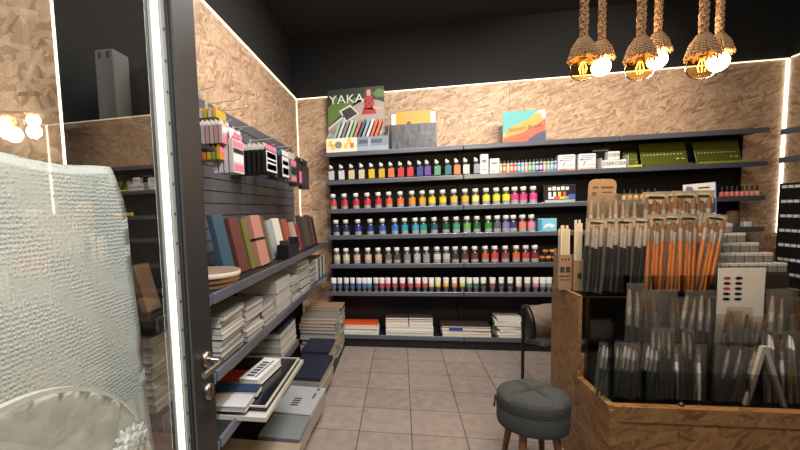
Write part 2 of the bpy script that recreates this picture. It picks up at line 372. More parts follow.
rowD = [(336, '26305c', 'navy'), (345.6, '242c60', 'navy'), (357.8, '3438a0', 'violet blue'), (370, '283488', 'dark blue'), (382, '3c60c0', 'blue'), (394.4, '2c80cc', 'cerulean'), (404.4, '20a0b8', 'turquoise'), (415, '3ca0d4', 'light blue'), (423, '20a08c', 'teal'), (434, '1c6468', 'dark teal'), (445.6, '1c5c40', 'dark green'), (456, '38a878', 'emerald'), (466.7, '68b84c', 'light green'), (476.7, '2c6840', 'dark green'), (488, '309038', 'green'), (496.7, '5c646c', 'grey'), (505.6, '7c80c4', 'lavender'), (513, '3c3c68', 'dark violet'), (522, 'f08068', 'coral'), (530.7, 'ec88b4', 'pink')]
rowE = [(336.7, 'e0ccac', 'cream'), (346, 'e4d0b0', 'cream'), (356.7, 'e0b8a0', 'peach'), (367.8, 'e0bca4', 'peach'), (378, 'd8ba8c', 'tan'), (388, '706c68', 'grey'), (396.7, '504e4c', 'dark grey'), (406.7, '8c8e92', 'grey'), (416.7, 'b8bcc0', 'light grey'), (426, '98a0a8', 'grey'), (436.7, 'd8d8d8', 'white'), (446, 'c8c8c4', 'white'), (455, '3c3c40', 'black'), (464.4, '64383c', 'dark brown'), (474.4, '6c3c38', 'brown'), (485, 'd05c38', 'rust'), (494.4, 'd84838', 'red'), (505, '98483c', 'red brown'), (516, 'e0703c', 'orange'), (525.6, 'd04848', 'red'), (534.4, '803038', 'dark red')]
for q, row, yy, nm in (('C', rowC, 205, 'second bottle row, the reds and yellows'), ('D', rowD, 234, 'third bottle row, the blues and greens'), ('E', rowE, 262, 'fourth bottle row, creams to browns')):
    for i, (px, h, n) in enumerate(row):
        p = at(px+.5, yy, Y=YF+.07)
        place(BOT, (p[0], YF+.07+random.uniform(-.006, .012), ST[q]), '%s paint bottle, %s from left on the %s' % (n, ORD[i+1], nm), 'paint bottles on the '+nm.split(',')[0],
              {'body': mat('paint_through_'+h, [int(c*.28+14) for c in C(h)], .25, coat=.4), 'label_band': col(*[int(c*.9) for c in C(h)])}, rot=(0, 0, random.uniform(-.25, .25)))
rowF = [(334, '4c5870', 'slate blue'), (340, '44506c', 'slate blue'), (346.5, '3c4c78', 'dark blue'), (352.5, '344880', 'dark blue'), (359, '345c9c', 'blue'), (364.5, '346ca8', 'blue'), (369.5, '3c9098', 'teal'), (376, '4a4248', 'plum'), (382, 'c83848', 'crimson'), (388, 'cc3040', 'red'), (395, 'c83844', 'red'), (402.6, 'c02c44', 'crimson'), (410.4, 'cc3c44', 'red'), (418, 'dc6050', 'coral red'), (425, 'd84c40', 'scarlet'), (431.5, 'd8cc90', 'pale yellow'), (438, 'e8d040', 'yellow'), (446, 'f0b820', 'golden'), (454.6, 'd88c50', 'ochre'), (462.5, 'c8c44c', 'yellow green'), (469.3, '489078', 'sea green'), (476, '50645c', 'grey green'), (483.5, '383c40', 'black'), (492.4, '8c4c3c', 'red brown'), (501.5, '44403c', 'dark brown'), (510.3, '383a3c', 'black'), (518.8, 'd8b8a0', 'peach'), (527.3, '787c80', 'grey'), (535.5, 'cc7ca0', 'pink'), (542.5, '9aa0a4', 'silver grey'), (549, '888c90', 'grey')]
for i, (px, h, n) in enumerate(rowF):
    p = at(px, 291, Y=YF+.05)
    place(TUB, (p[0], YF+.05+random.uniform(-.004, .01), ST['F']), '%s banded white paint tube, %s from left on the tube shelf' % (n, ORD[i+1]), 'small paint tubes on the lowest paint shelf', {'colour_band': col(*C(h))}, rot=(0, 0, random.uniform(-.5, .5)))
for o in (BOT, SLA, TUB): recolor_thing(o, PROTO_MATS[o.name])

# small dropper markers
def make_marker():
    o = thing('paint_marker', (0, 0, 0), '', 'paint marker')
    MB().lathe([(.0145, 0), (.0155, .002), (.0155, .03)], n=12).build('colour_band', WHITE, o)
    MB().lathe([(.0153, .03), (.0153, .098), (.01, .104)], n=12).build('body', mat('marker_grey', (178, 178, 174), .4), o)
    MB().lathe([(.0156, .07), (.0156, .09)], n=12).build('colour_band', WHITE, o)
    MB().lathe([(.011, .103), (.011, .125), (.007, .13)], n=10).build('cap', BLACK, o)
    return o
MK = make_marker()
mkc = ['e0a040', 'e85048', 'e0b040', 'e85838', 'e84028', '3898d8', '60b0e0', 'e89890', '48a860', '58a078', '2c50b8', '303c98', 'e08070', '50b070', '50a8c8', '4868b8']
for i, h in enumerate(mkc):
    p = at(500.5+i*3.65, 176, Y=YF+.07)
    place(MK, (p[0], YF+.07, ST['B']), '%s small white paint marker with black cap from left under the sketch book' % ORD[i+1], 'white paint markers under the top shelf', {'colour_band': col(*C(h))})
recolor_thing(MK, PROTO_MATS[MK.name])
# small black capped inks, right bay
def make_ink():
    o = thing('ink_bottle', (0, 0, 0), '', 'ink bottle')
    MB().lathe([(.017, 0), (.019, .003), (.019, .045), (.01, .052)], n=12).build('body', WHITE, o)
    MB().lathe([(.01, .05), (.01, .085), (.005, .1)], n=10).build('cap', BLACK, o)
    return o
INK = make_ink()
for i, (px, h, n) in enumerate([(624, 'e8d048', 'yellow'), (630, 'f0c83c', 'yellow'), (636, 'e8b848', 'golden'), (642, 'e89848', 'orange'), (648, 'e07060', 'coral'), (655, 'd86060', 'coral')]):
    p = at(px, 194, Y=YF+.06)
    place(INK, (p[0], YF+.06, ST['C']), '%s ink bottle with black cap, %s from left behind the kraft header card' % (n, ORD[i+1]), 'yellow inks behind the brush stand', {'body': col(*C(h), .25)})
for i in range(8):
    p = at(722+i*5, 190, Y=YF+.06)
    place(INK, (p[0], YF+.06, ST['C']), '%s salmon pink ink bottle with black cap from left, near the right shelf end' % ORD[i+1], 'pink inks at the right shelf end', {'body': col(232, 120+6*i, 104+5*i, .25)})
recolor_thing(INK, PROTO_MATS[INK.name])

# ------------------------------------------------------------------ boxes on the paint shelves
def yb(px, py, q, y): return at(px, py, Y=y)[0]
def x2(px0, px1, py, y): return at(px0, py, Y=y)[0], at(px1, py, Y=y)[0]
x0, x1 = x2(480, 488, 170, YF+.09); z = ST['B']
t = thing('carton', ((x0+x1)/2, YF+.1, z), 'tall narrow white carton beside the slant-capped bottles', 'box'); w = (x1-x0)/2
MB().bbox(-w, w, -.03, .03, 0, .205, .003).build('carton_body', WHITE, t)
MB().box(-w*.6, w*.6, -.0315, -.03, .05, .06).box(-w*.6, w*.3, -.0315, -.03, .08, .086).box(-w*.6, w*.5, -.0315, -.03, .12, .15).build('print', mat('grey_print', (120, 124, 130), .6), t)
x0, x1 = x2(489.5, 499, 172, YF+.09)
t = thing('carton', ((x0+x1)/2, YF+.1, z), 'small white carton between the tall carton and the paint markers', 'box'); w = (x1-x0)/2
MB().bbox(-w, w, -.03, .03, 0, .155, .003).build('carton_body', WHITE, t)
MB().box(-w*.7, w*.7, -.0315, -.03, .03, .04).box(-w*.7, w*.5, -.0315, -.03, .07, .074).box(-w*.7, w*.6, -.0315, -.03, .1, .12).build('print', MATS['grey_print'], t)
for px0, px1, c1, c2, lab in ((557.5, 575.5, 'd85848', 'f0a048', 'white rounded tin with red stripe, left of the pair beside the markers'), (578, 596, 'e8c060', 'e0a080', 'white rounded tin with yellow stripe, right of the pair beside the markers')):
    x0, x1 = x2(px0, px1, 165, YF+.08); w = (x1-x0)/2
    t = thing('ink_set_tin', ((x0+x1)/2, YF+.1, z), lab, 'tin', 'white rounded tins')
    MB().bbox(-w, w, -.03, .03, 0, .158, .015, seg=3).build('tin_body', mat('pale_grey_tin', (214, 216, 222), .35), t)
    MB().box(-w*.85, 0, -.032, -.0302, .012, .026).build('stripe', col(*C(c1)), t)
    MB().box(0.001, w*.85, -.032, -.0302, .012, .026).build('stripe', col(*C(c2)), t)
    p = MB()
    for k in range(3): p.box(-w*.75, w*(.8-.2*k), -.032, -.0302, .135-.018*k, .139-.018*k)
    p.poly([(-w*.5, .045), (-w*.42, .045), (-w*.2, .09), (-w*.28, .09)], .0015, 'Y', T=tr(0, -.032, 0)).box(-w*.8, -w*.5, -.032, -.0302, .098, .108)
    p.box(0, w*.7, -.032, -.0302, .05, .053)
    p.build('print', mat('slate_print', (70, 74, 96), .6), t)
# dispenser with three small white boxes
x0, x1 = x2(600, 627, 165, YF+.06); w = (x1-x0)/2
t = thing('box_dispenser', ((x0+x1)/2, YF+.09, z), 'clear dispenser tray holding three small white boxes', 'dispenser')
MB().box(-w, w, -.055, .05, 0, .006).box(-w, -w+.004, -.055, .05, .006, .105).box(w-.004, w, -.055, .05, .006, .125).build('tray', mat('frosted_tray', (190, 190, 186), .4), t)
for k, (dx, dz, nm) in enumerate(((-.45, .008, 'lower left'), (.45, .008, 'lower right'), (-.05, .086, 'topmost'))):
    bw = w*.44
    b = thing('small_box', ((x0+x1)/2+dx*w, YF+.075, z+dz), '%s of three small white boxes printed OSER in the dispenser' % nm, 'box', 'small white boxes in the dispenser')
    MB().bbox(-bw, bw, -.03, .03, 0, .076, .003).build('box_body', WHITE, b)
    text_mesh('OSER', .045, 'lettering', BLACK, b, (0, -.031, .042), (PI/2, 0, 0), sx=.9)
x0, x1 = x2(591, 609, 155, YF+.2)
t = thing('black_box', ((x0+x1)/2, YF+.22, z), 'black box with a dotted white line behind the dispenser', 'box'); w = (x1-x0)/2
MB().bbox(-w, w, -.03, .03, 0, .215, .003).build('box_body', mat('charcoal_card', (44, 44, 48), .6), t)
p = MB()
for k in range(8): p.box(-w*.85+k*w*.21, -w*.85+k*w*.21+.012, -.0315, -.03, .185, .195)
p.build('print', WHITE, t)
# olive green pencil tins, lids leaning open
OLIVE = mat('olive_tin', (84, 88, 22), .35, .1); LIME = mat('lime_tin', (168, 178, 30), .4); PALELIME = mat('pale_lime_tin', (150, 158, 60), .4)
for px0, px1, hh, tm, lab, dots in ((627, 641.5, .14, mat('bright_lime_tin', (206, 216, 30), .4), 'small olive tin with a bright lime tray beside the dispenser', 1), (644, 692, .21, OLIVE, 'large dark olive tin in the middle of the three green tins', 0), (699, 746, .2, PALELIME, 'large olive tin with a pale lime tray nearest the shelf end', 0)):
    x0, x1 = x2(px0, px1, 162, YF+.08); w = (x1-x0)/2
    t = thing('pencil_tin', ((x0+x1)/2, YF+.12, z), lab, 'tin', 'green pencil tins')
    MB().bbox(-w, w, -.06, .02, 0, .03, .004).build('tray', tm, t)
    T = tr(0, .0, .031) @ rotx(-.32)
    MB().bbox(-w*.98, w*.98, 0, .014, 0, hh, .004, T=T).build('lid', OLIVE, t)
    p = MB(); n = 12 if w > .1 else 7
    for k in range(n): p.box(-w*.85+k*w*1.7/n, -w*.85+k*w*1.7/n+w*.06, -.0015, 0, hh*.42, hh*.47, T=T)
    p.box(w*.5, w*.62, -.0015, 0, hh*.2, hh*.25, T=T).box(w*.72, w*.84, -.0015, 0, hh*.2, hh*.25, T=T)
    p.build('print', mat('pale_print', (196, 196, 160), .6), t)
# paint set box on the second row
x0, x1 = x2(543.5, 576, 195, YF+.08); w = (x1-x0)/2; z = ST['C']
t = thing('paint_set', ((x0+x1)/2, YF+.1, z), 'black paint set box with rainbow print beside the pink bottles', 'box')
MB().bbox(-w, w, -.02, .02, 0, .172, .003).build('box_body', mat('black_card', (24, 24, 32), .4), t)
def flat(p, x0, x1, z0, z1, m, y=-.0215): p.box(x0, x1, y, -.02, z0, z1, m)
p = MB()
for k in range(5): flat(p, -w*.72+k*w*.27, -w*.72+k*w*.27+w*.2, .12, .15+.006*(k % 2), 0)
for k in range(4): flat(p, -w*.7+k*w*.3, -w*.7+k*w*.3+w*.18, .062, .105, [0, 0, 2, 1][k])
flat(p, -w*.7, -w*.35, .04, .06, 0); flat(p, -w*.35, 0, .036, .06, 1); flat(p, 0, w*.3, .036, .06, 2); flat(p, w*.3, w*.55, .036, .062, 3); flat(p, w*.55, w*.95, .036, .08, 4)
flat(p, -w*.9, w*.95, .008, .03, 5)
p.build('print', [WHITE, col(226, 84, 70), col(236, 200, 60), col(130, 180, 90), col(66, 92, 176), mat('light_grey_print', (176, 172, 176), .5)], t)
x0, x1 = x2(537.5, 556, 225, YF+.08); w = (x1-x0)/2
t = thing('paint_set', ((x0+x1)/2, YF+.1, ST['D']), 'light blue box beside the last pink bottle of the third row', 'box')
MB().bbox(-w, w, -.04, .04, 0, .125, .003).build('box_body', col(120, 190, 214), t)
MB().box(-w, -w*.6, -.0415, -.04, .01, .115).build('stripe', col(60, 140, 180), t)
MB().poly([(-w*.4, .03), (w*.1, .05), (w*.6, .035), (w*.8, .06), (w*.2, .08), (-w*.3, .06)], .0015, T=tr(0, -.0416, 0)).build('print', WHITE, t)
for i, (px, zz) in enumerate(((542, 0), (548, 0), (554, 0), (560, 0), (545, .061), (552, .061))):
    p_ = at(px, 260, Y=YF+.09)
    o = thing('paint_jar', (p_[0], YF+.09, ST['E']+zz), ('%s jar from left in the lower layer beside the dark red bottle' % ORD[i+1]) if i < 4 else ('%s jar from left on top of the small jars' % ORD[i-3]), 'jar', 'small yellow lidded jars')
    MB().lathe([(.024, 0), (.026, .003), (.026, .04)], n=12).build('body', mat('dark_jar', (58, 46, 38), .3), o)
    MB().lathe([(.027, .04), (.027, .06)], n=12).build('lid', col(206, 160, 60) if i % 2 else col(180, 120, 60), o)
# things low at the right shelf end
p_ = at(746, 226, Y=YF+.1)
for k in range(3): tag(MB().bbox(2.9+k*.07-.03, 2.9+k*.07+.028, YF+.07, YF+.13, ST['D'], ST['D']+.05, .01).build('white_tub', WHITE), '%s low white tub from left at the right end of the third shelf' % ORD[k+1], 'tub', 'white tubs at the shelf end')
p_ = at(739, 228, Y=YF+.06)
tag(MB().lathe([(.05, 0), (.055, .03), (.05, .12), (.03, .15)], (p_[0]-.03, YF+.1, ST['D']), n=14).build('brown_pouch', mat('brown_pouch', (112, 88, 62), .7)), 'rounded brown pouch beside the white tubs on the right bay', 'pouch')

# ------------------------------------------------------------------ on top of the back shelving
z = ST['A']
# poster board, with the bin of sketch pads in front of it
a = at(326, 150, Y=YF+.23); x0, x1 = x2(328, 384.5, 118, YF+.25)
w = (x1-x0)/2; hz = at(340, 89, Y=YF+.25)[2]-z
t = thing('poster', ((x0+x1)/2, YF+.26, z), 'YAKA poster of a girl in red plaid sitting by a path', 'poster')
MB().box(-w, w, 0, .012, 0, hz).build('board', mat('poster_backing', (60, 70, 40), .5), t)
p = MB()
def pl(pts, m, d): p.poly([(-w+2*w*a_, hz*b_) for a_, b_ in pts], .0006, T=tr(0, -.0008-.0006*d, 0), m=m)
pl([(0, 0), (1, 0), (1, 1), (0, 1)], 0, 0)                       # dark trees
pl([(0, .45), (.2, .6), (.4, .72), (.62, .8), (.5, .86), (.3, .8), (.12, .82), (0, .74)], 1, 1)   # grass
pl([(.05, .86), (.12, .92), (.2, .86), (.12, .8)], 1, 1); pl([(.8, .9), (.9, .97), (1, .94), (1, .84), (.86, .84)], 1, 1)
pl([(0, 0), (1, 0), (1, .76), (.88, .8), (.66, .84), (.5, .8), (.34, .66), (.2, .54), (0, .4)], 2, 1)   # path
pl([(0, .44), (.3, .62), (.31, .6), (0, .4)], 5, 2)
pl([(.2, .68), (.4, .76), (.56, .62), (.32, .5)], 5, 2); pl([(.24, .67), (.4, .73), (.53, .62), (.33, .53)], 3, 3)      # open sketch book
pl([(.64, .68), (.65, .8), (.69, .87), (.79, .86), (.83, .78), (.82, .66)], 4, 3)     # shirt
pl([(.6, .6), (.86, .6), (.84, .69), (.63, .69)], 6, 3)        # skirt
pl([(.66, .82), (.66, .93), (.7, .99), (.77, .985), (.81, .92), (.81, .82)], 7, 2)                  # hair
pl([(.7, .87), (.695, .94), (.73, .965), (.77, .94), (.765, .87)], 8, 4)
pl([(.81, .72), (.95, .68), (.94, .65), (.8, .68)], 8, 4)
for a_, b_ in ((.68, .8), (.74, .76), (.79, .81), (.69, .72), (.78, .71)): pl([(a_-.015, b_-.02), (a_+.015, b_-.02), (a_+.015, b_+.02), (a_-.015, b_+.02)], 3, 4)
p.build('picture', [col(36, 44, 28), col(92, 122, 48), col(166, 156, 150), col(52, 50, 52), col(186, 36, 44), col(214, 212, 206), col(170, 34, 32), col(84, 56, 36), col(212, 164, 136)], t)
text_mesh('YAKA', .125, 'lettering', WHITE, t, (-w*.33, -.004, hz*.84), (PI/2, 0, 0), sx=1.15)
x0, x1 = x2(326.5, 388.5, 140, YF+.04); w = (x1-x0)/2
t = thing('display_bin', ((x0+x1)/2, YF+.1, z), 'printed card bin of sketch pads below the YAKA poster', 'bin')
hb = .15
MB().box(-w, w, -.085, .12, 0, .006).box(-w, w, .115, .12, .006, .24).poly([(-.08, .006), (.115, .006), (.115, .24), (-.08, hb)], .005, 'X', T=tr(-w, 0, 0)).poly([(-.08, .006), (.115, .006), (.115, .24), (-.08, hb)], .005, 'X', T=tr(w-.005, 0, 0)).box(-w, w, -.085, -.08, .006, hb).build('tray', mat('bin_card', (196, 194, 186), .6), t)
p = MB()
p.box(-w, 0, -.0865, -.0852, .004, hb, 0).box(0, w, -.0865, -.0852, .004, hb, 1)
p.lathe([(.036, 0), (.036, .0015)], (0, 0, 0), 20, 2, T=tr(-w*.6, -.0866, hb*.55) @ rotx(PI/2), sm=False)
for k, (a_, b_, cc) in enumerate(((-.92, .5, 3), (-.84, .25, 3), (-.3, .6, 3), (-.22, .3, 4), (-.42, .3, 3))): p.box(w*a_, w*(a_+.12), -.088, -.0866, hb*b_, hb*(b_+.35), cc)
p.box(0, w, -.088, -.0866, .0, hb*.35, 5).box(.02, w*.8, -.088, -.0866, hb*.55, hb*.8, 6).box(w*.35, w*.45, -.0885, -.088, hb*.2, hb*.9, 5)
p.build('print', [col(228, 220, 196), col(120, 134, 148), col(126, 124, 122), col(232, 190, 84), col(200, 120, 50), col(150, 162, 174), col(74, 84, 100)], t)
pads = [('98c8a8', 'mint green'), ('dedede', 'white'), ('8c8c88', 'grey'), ('d4dcd8', 'white'), ('9cc8a8', 'mint green'), ('e07850', 'salmon'), ('40507c', 'navy'), ('a4acb4', 'grey'), ('e4e4e4', 'white'), ('e85c20', 'orange'), ('ec6420', 'orange')]
bx0, bx1, bc = x0, x1, (x0+x1)/2
for k, (h, n) in enumerate(pads):
    xx = -w+.012+k*(2*w-.165)/len(pads)
    o = thing('sketch_pad', (bc+xx, YF+.1, z+.0065), '%s spined sketch pad, %s from left in the printed bin' % (n, ORD[k+1]), 'sketch pad', 'sketch pads in the bin', rot=(-.12, .36, 0))
    MB().box(0, .02, -.065, .08, 0.006, .345).build('pages', PAPER, o)
    MB().box(-.002, .022, -.0672, -.0652, 0.005, .347).box(-.002, -.0002, -.065, .08, .005, .347).box(.0202, .022, -.065, .08, .005, .347).build('cover', col(*[int(c*.84) for c in C(h)]), o)
# plastic wrapped portfolios
x0, x1 = x2(391, 436.5, 130, YF+.06); w = (x1-x0)/2; hp = at(410, 110, Y=YF+.1)[2]-z
t = thing('portfolio', ((x0+x1)/2, YF+.07, z), 'grey plastic-wrapped portfolio pad with a yellow sheet on top', 'portfolio', rot=(-.1, 0, 0))
MB().bbox(-w, w, 0, .02, .004, hp*.66, .003).build('wrapped_cover', mat('grey_wrap', (40, 42, 46), .3, bump=(9, .8)), t)
MB().box(-w*.78, w*.78, .022, .027, .01, hp).build('yellow_sheet', col(192, 144, 8), t)
MB().box(-w*.98, w*.98, .029, .034, .01, hp*.96).build('white_sheet', WHITE, t)
MB().box(-w*1.02, w*1.0, .036, .05, .006, hp*.98).build('black_cover', BLACK, t)
p = MB()
for k in range(3): p.poly([(-w*.5+k*w*.35, .02+.02*k), (-w*.45+k*w*.35, .02+.02*k), (w*(.1+.22*k), hp*.5), (w*(0+.22*k), hp*.5)], .0006, T=tr(0, -.0008, 0))
MB().poly([(-w*.3, hp*.66), (-w*.1, hp*.66), (-w*.14, hp*.74), (-w*.26, hp*.74)], .001, T=tr(0, .0205, 0)).build('clip', mat('dark_clip', (60, 52, 40), .5), t)
xa, xb = x2(385, 391, 130, YF+.08)
tag(MB().bbox(xa-.0, xa+.03, YF+.07, YF+.2, z+.001, z+.25, .004).build('black_portfolio', BLACK), 'narrow black portfolio edge squeezed between the bin and wrapped portfolio', 'portfolio')
# colourful sketch book
x0, x1 = x2(503.5, 546, 125, YF+.1); w = (x1-x0)/2; hp = at(522, 110.5, Y=YF+.1)[2]-z
t = thing('sketch_book', ((x0+x1)/2, YF+.1, z+.001), 'square sketch book with teal, yellow, orange and navy waves on cover', 'sketch book', rot=(-.08, 0, 0))
MB().box(-w, w, 0, .02, .003, hp).build('pages', PAPER, t)
p = MB()
def pl2(pts, m, d): p.poly([(-w+2*w*a_, .002+hp*b_) for a_, b_ in pts], .0006, T=tr(0, -.0008-.0006*d, 0), m=m)
pl2([(-.01, 0), (1.01, 0), (1.01, 1.005), (-.01, 1.005)], 0, 0)
pl2([(0, .36), (.06, .3), (.14, .5), (.34, .6), (.6, .72), (.78, .92), (.86, 1), (1, 1), (1, 0), (0, 0)], 5, 1)
pl2([(.04, .3), (.08, .42), (.2, .54), (.4, .62), (.6, .74), (.76, .88), (.9, .9), (.97, .68), (1, .6), (1, 0), (0, 0), (0, .2)], 1, 2)
pl2([(0, .18), (.2, .26), (.45, .34), (.7, .48), (.88, .62), (1, .74), (1, 0), (0, 0)], 2, 3)
pl2([(.52, 0), (.6, .12), (.76, .26), (.9, .34), (1, .36), (1, 0)], 3, 4)
pl2([(.86, .98), (1, .98), (1, .7), (.92, .74), (.9, .86)], 4, 3)
p.build('cover', [col(58, 152, 152), col(198, 140, 14), col(194, 68, 16), col(46, 46, 86), col(186, 180, 188), col(190, 170, 126)], t)
text_mesh('Sketch Book', .058, 'lettering', mat('dark_script', (60, 50, 60), .6), t, (.0, -.0042, hp*.48), (PI/2, -.12, 0), shear=.35, sx=1.05)

# ------------------------------------------------------------------ books on the bottom shelf of the back wall
z = ST['G']
def slab(name, x0, x1, y0, y1, z0, z1, page, cover, label, cat, group, top=.004, rz=0):
    """pad or book lying flat: page block plus top and bottom covers"""
    o = thing(name, ((x0+x1)/2, (y0+y1)/2, z0), label, cat, group, rot=(0, 0, rz)); a, b = (x1-x0)/2, (y1-y0)/2; h = z1-z0
    tt = min(top, h*.3)
    MB().box(-a+.002, a-.002, -b+.002, b-.002, tt*.5, h-tt).build('page_block', page, o)
    MB().box(-a, a, -b, b, h-tt, h).box(-a, a, -b, b, 0, tt*.5).build('cover', cover, o)
    return o
def pile(name, x0, x1, y0, y1, z0, hs, pages, covers, what, cat, group, jit=.006, rz=.02):
    zz = z0
    n = len(hs)
    for k, h in enumerate(hs):
        jx, jy = random.uniform(-jit, jit), random.uniform(-jit, jit)
        pos = 'topmost' if k == n-1 else ('lowest' if k == 0 else ORD[n-k]+' from the top')
        slab(name, x0+jx, x1+jx, y0+jy, y1+jy, zz, zz+h-.0006, pages[k % len(pages)], covers[k % len(covers)], '%s %s' % (pos if n > 1 else 'single', what), cat, group, rz=random.uniform(-rz, rz)); zz += h
    return zz
xx = lambda a, b: x2(a, b, 333, YF+.04)
x0, x1 = xx(342, 378)
pile('book', x0, x1, YF+.03, YF+.25, z, [.03, .03, .03, .018], [PAPER], [PAPER, PAPER, PAPER, col(222, 84, 36)], 'book in the orange-topped pile on the bottom back shelf', 'book', 'books in the orange-topped pile')
x0, x1 = xx(385.5, 433)
pile('book', x0, x1, YF+.03, YF+.25, z, [.03, .025, .03], [PAPER], [PAPER], 'book in the wide lower layer of the tall white pile', 'book', 'books in the tall white pile')
xm = (x0+x1)/2
pile('book', x0+.004, xm-.004, YF+.03, YF+.25, z+.086, [.03, .03, .02, .024], [PAPER], [PAPER, PAPER, col(196, 70, 50), mat('dark_brown_cover', (54, 44, 42), .6)], 'book at left on top of the tall white pile', 'book', 'books in the tall white pile', .002, .005)
pile('book', xm+.004, x1, YF+.03, YF+.25, z+.086, [.035, .03, .02, .022], [PAPER], [PAPER, PAPER, col(70, 60, 110), mat('dark_brown_cover', (54, 44, 42), .6)], 'book at right on top of the tall white pile', 'book', 'books in the tall white pile', .002, .005)
x0, x1 = xx(442, 491)
pile('book', x0, x1, YF+.03, YF+.26, z, [.032, .032, .03, .016], [PAPER], [CREAM, PAPER, col(150, 110, 80), mat('dark_brown_cover', (54, 44, 42), .6)], 'book in the low pile below the shelf seam', 'book', 'books in the low pile')
tag(MB().bbox(x0+.07, x0+.2, YF+.022, YF+.029, z+.066, z+.094, .002).build('price_card', col(40, 70, 160)), 'blue card tucked at the front of the low pile of books', 'card')
x0, x1 = xx(497, 523)
pile('book', x0, x1, YF+.03, YF+.25, z, [.03, .03, .028, .028, .028, .02, .03], [PAPER], [CREAM, PAPER, PAPER, mat('dark_brown_cover', (54, 44, 42), .6)], 'book in the leaning pile behind the canvas roll', 'book', 'books in the leaning pile', .014, .12)

# ------------------------------------------------------------------ left wall: slatwall, hooks, hanging packs
p = MB(); nsl = 13; zz = 1.13; dz = (2.09-1.13)/nsl
for k in range(nsl):
    for (ya, yb_) in ((2.06, 2.915), (2.92, 4.32)): p.box(XL+.001, XL+.016, ya, yb_, zz+k*dz+.006, zz+(k+1)*dz)
p.box(XL+.0005, XL+.006, 2.06, 4.32, 1.13, 2.09, 1)
struct(p.build('trim_5', [SLAT, BLACKM]))
XS = XL+.017
def hook(y, z, L, lab):
    o = tag(MB().tube([(XS, y, z), (XS+L*.5, y, z+.004), (XS+L*.9, y, z+.01), (XS+L, y, z+.03)], .0035, 8).box(XS, XS+.004, y-.015, y+.015, z-.03, z+.01).build('display_hook', STEEL), lab, 'hook', 'chrome hooks of the left wall')
hk = [((199, 90), .1, 'chrome hook highest on the wall beside the door edge'), ((206, 104), .22, 'long chrome hook above the yellow packs'), ((221, 111), .2, 'chrome hook just above the slatted panel'), ((233, 128), .28, 'long chrome hook above the white marker pack'), ((250, 141), .25, 'chrome hook above the black pen packs'), ((270, 148), .22, 'chrome hook above the pink and blue pack')]
for (px, L, lab) in hk:
    q = at(px[0], px[1], X=XS); hook(q[1], q[2], L, lab)
def hang(y0, y1, xf, n, dx, ztop, h, bodies, tops, what, group, face=None):
    """packs hanging one behind the other on a hook, the foremost nearest the aisle"""
    yc = (y0+y1)/2; b = (y1-y0)/2
    MBh = MB().tube([(XS, yc, ztop-.008), (xf-.0, yc, ztop-.008), (xf+.03, yc, ztop+.004)], .003, 6)
    tag(MBh.build('display_hook', STEEL), 'chrome hook carrying the %s' % what, 'hook', 'chrome hooks of the left wall')
    for k in range(n):
        x = xf-k*dx
        pos = 'foremost' if k == 0 else ('rearmost' if k == n-1 else ORD[k+1]+' from front')
        o = thing('marker_pack', (x-dx*.75, yc, ztop-h), '%s of the %s' % (pos, what), 'marker pack', group)
        t_ = dx*.72
        p = MB().box(0, t_, -b, b, 0, h*.76); p.build('blister', bodies[k % len(bodies)], o)
        hd = MB()
        hd.box(t_*.3, t_*.45, -b, b, h*.76, h-.016).box(t_*.3, t_*.45, -b, -.008, h-.016, h).box(t_*.3, t_*.45, .008, b, h-.016, h)
        hd.build('header_card', tops[k % len(tops)], o)
        if k == 0 and face:
            p = MB()
            for (a0, a1, c0, c1, m) in face: p.box(t_+.0002, t_+.0015, -b+2*b*a0, -b+2*b*a1, h*c0, h*c1, m)
            p.build('print', FACE, o)
PK = [(230, 150, 170), (240, 200, 60), (70, 150, 90)]
FACE = [col(220, 220, 222), col(226, 120, 150), col(110, 160, 210), BLACK, col(236, 196, 60), col(232, 120, 50)]
cl = mat('pale_pen_pack', (184, 168, 164), .4); yl = mat('yellow_pack', (196, 164, 54), .4)
def yrange(px0, px1, x, py=150): return at(px0, py, X=x)[1], at(px1, py, X=x)[1]
def hangp(px0, px1, py0, py1, xf, n, dx, *rest):
    a, b = at(px0, (py0+py1)/2, X=xf), at(px1, (py0+py1)/2, X=xf); m = (px0+px1)/2
    z1, z0 = at(m, py0, X=xf)[2], at(m, py1, X=xf)[2]
    hang(float(a[1]), float(b[1]), xf, n, dx, float(z1), float(z1-z0), *rest)
PH = mat('pale_header', (190, 184, 172), .5)
hangp(222, 231, 121, 144, -.88, 8, .024, [cl, mat('pink_pack', (190, 140, 144), .4)], [PH], 'fan of pale pen packs beside the door edge', 'pale pen packs', [(.05, .95, .05, .35, 1), (.05, .95, .45, .7, 0)])
hangp(220, 229, 144, 160, -.90, 7, .026, [yl, col(130, 150, 60), yl, col(200, 110, 56)], [mat('orange_header', (200, 130, 54), .5)], 'yellow and orange packs below the pale pens', 'yellow packs', [(.05, .95, .1, .4, 5), (.05, .95, .42, .75, 1)])
hangp(216, 226, 109, 119, -.95, 5, .026, [yl, PH], [mat('orange_header', (200, 130, 54), .5)], 'small orange-topped packs under the long hook', 'orange-topped packs', None)
hangp(233, 243.5, 130, 173, -.85, 4, .03, [mat('white_pack', (196, 194, 192), .4)], [WHITE], 'tall white and pink marker packs before the black pens', 'white marker packs', [(.05, .95, .05, .2, 1), (.05, .95, .24, .42, 0), (.05, .95, .45, .55, 3), (.05, .95, .58, .72, 1), (.1, .9, .78, .9, 1)])
hangp(266, 277, 145, 173, -.84, 7, .034, [BLACK], [PH], 'black pen packs on the middle hooks', 'black pen packs', [(.04, .96, .04, .74, 0), (.1, .9, .1, .3, 2), (.1, .9, .36, .44, 3), (.1, .9, .5, .7, 1), (.04, .96, .78, .96, 1)])
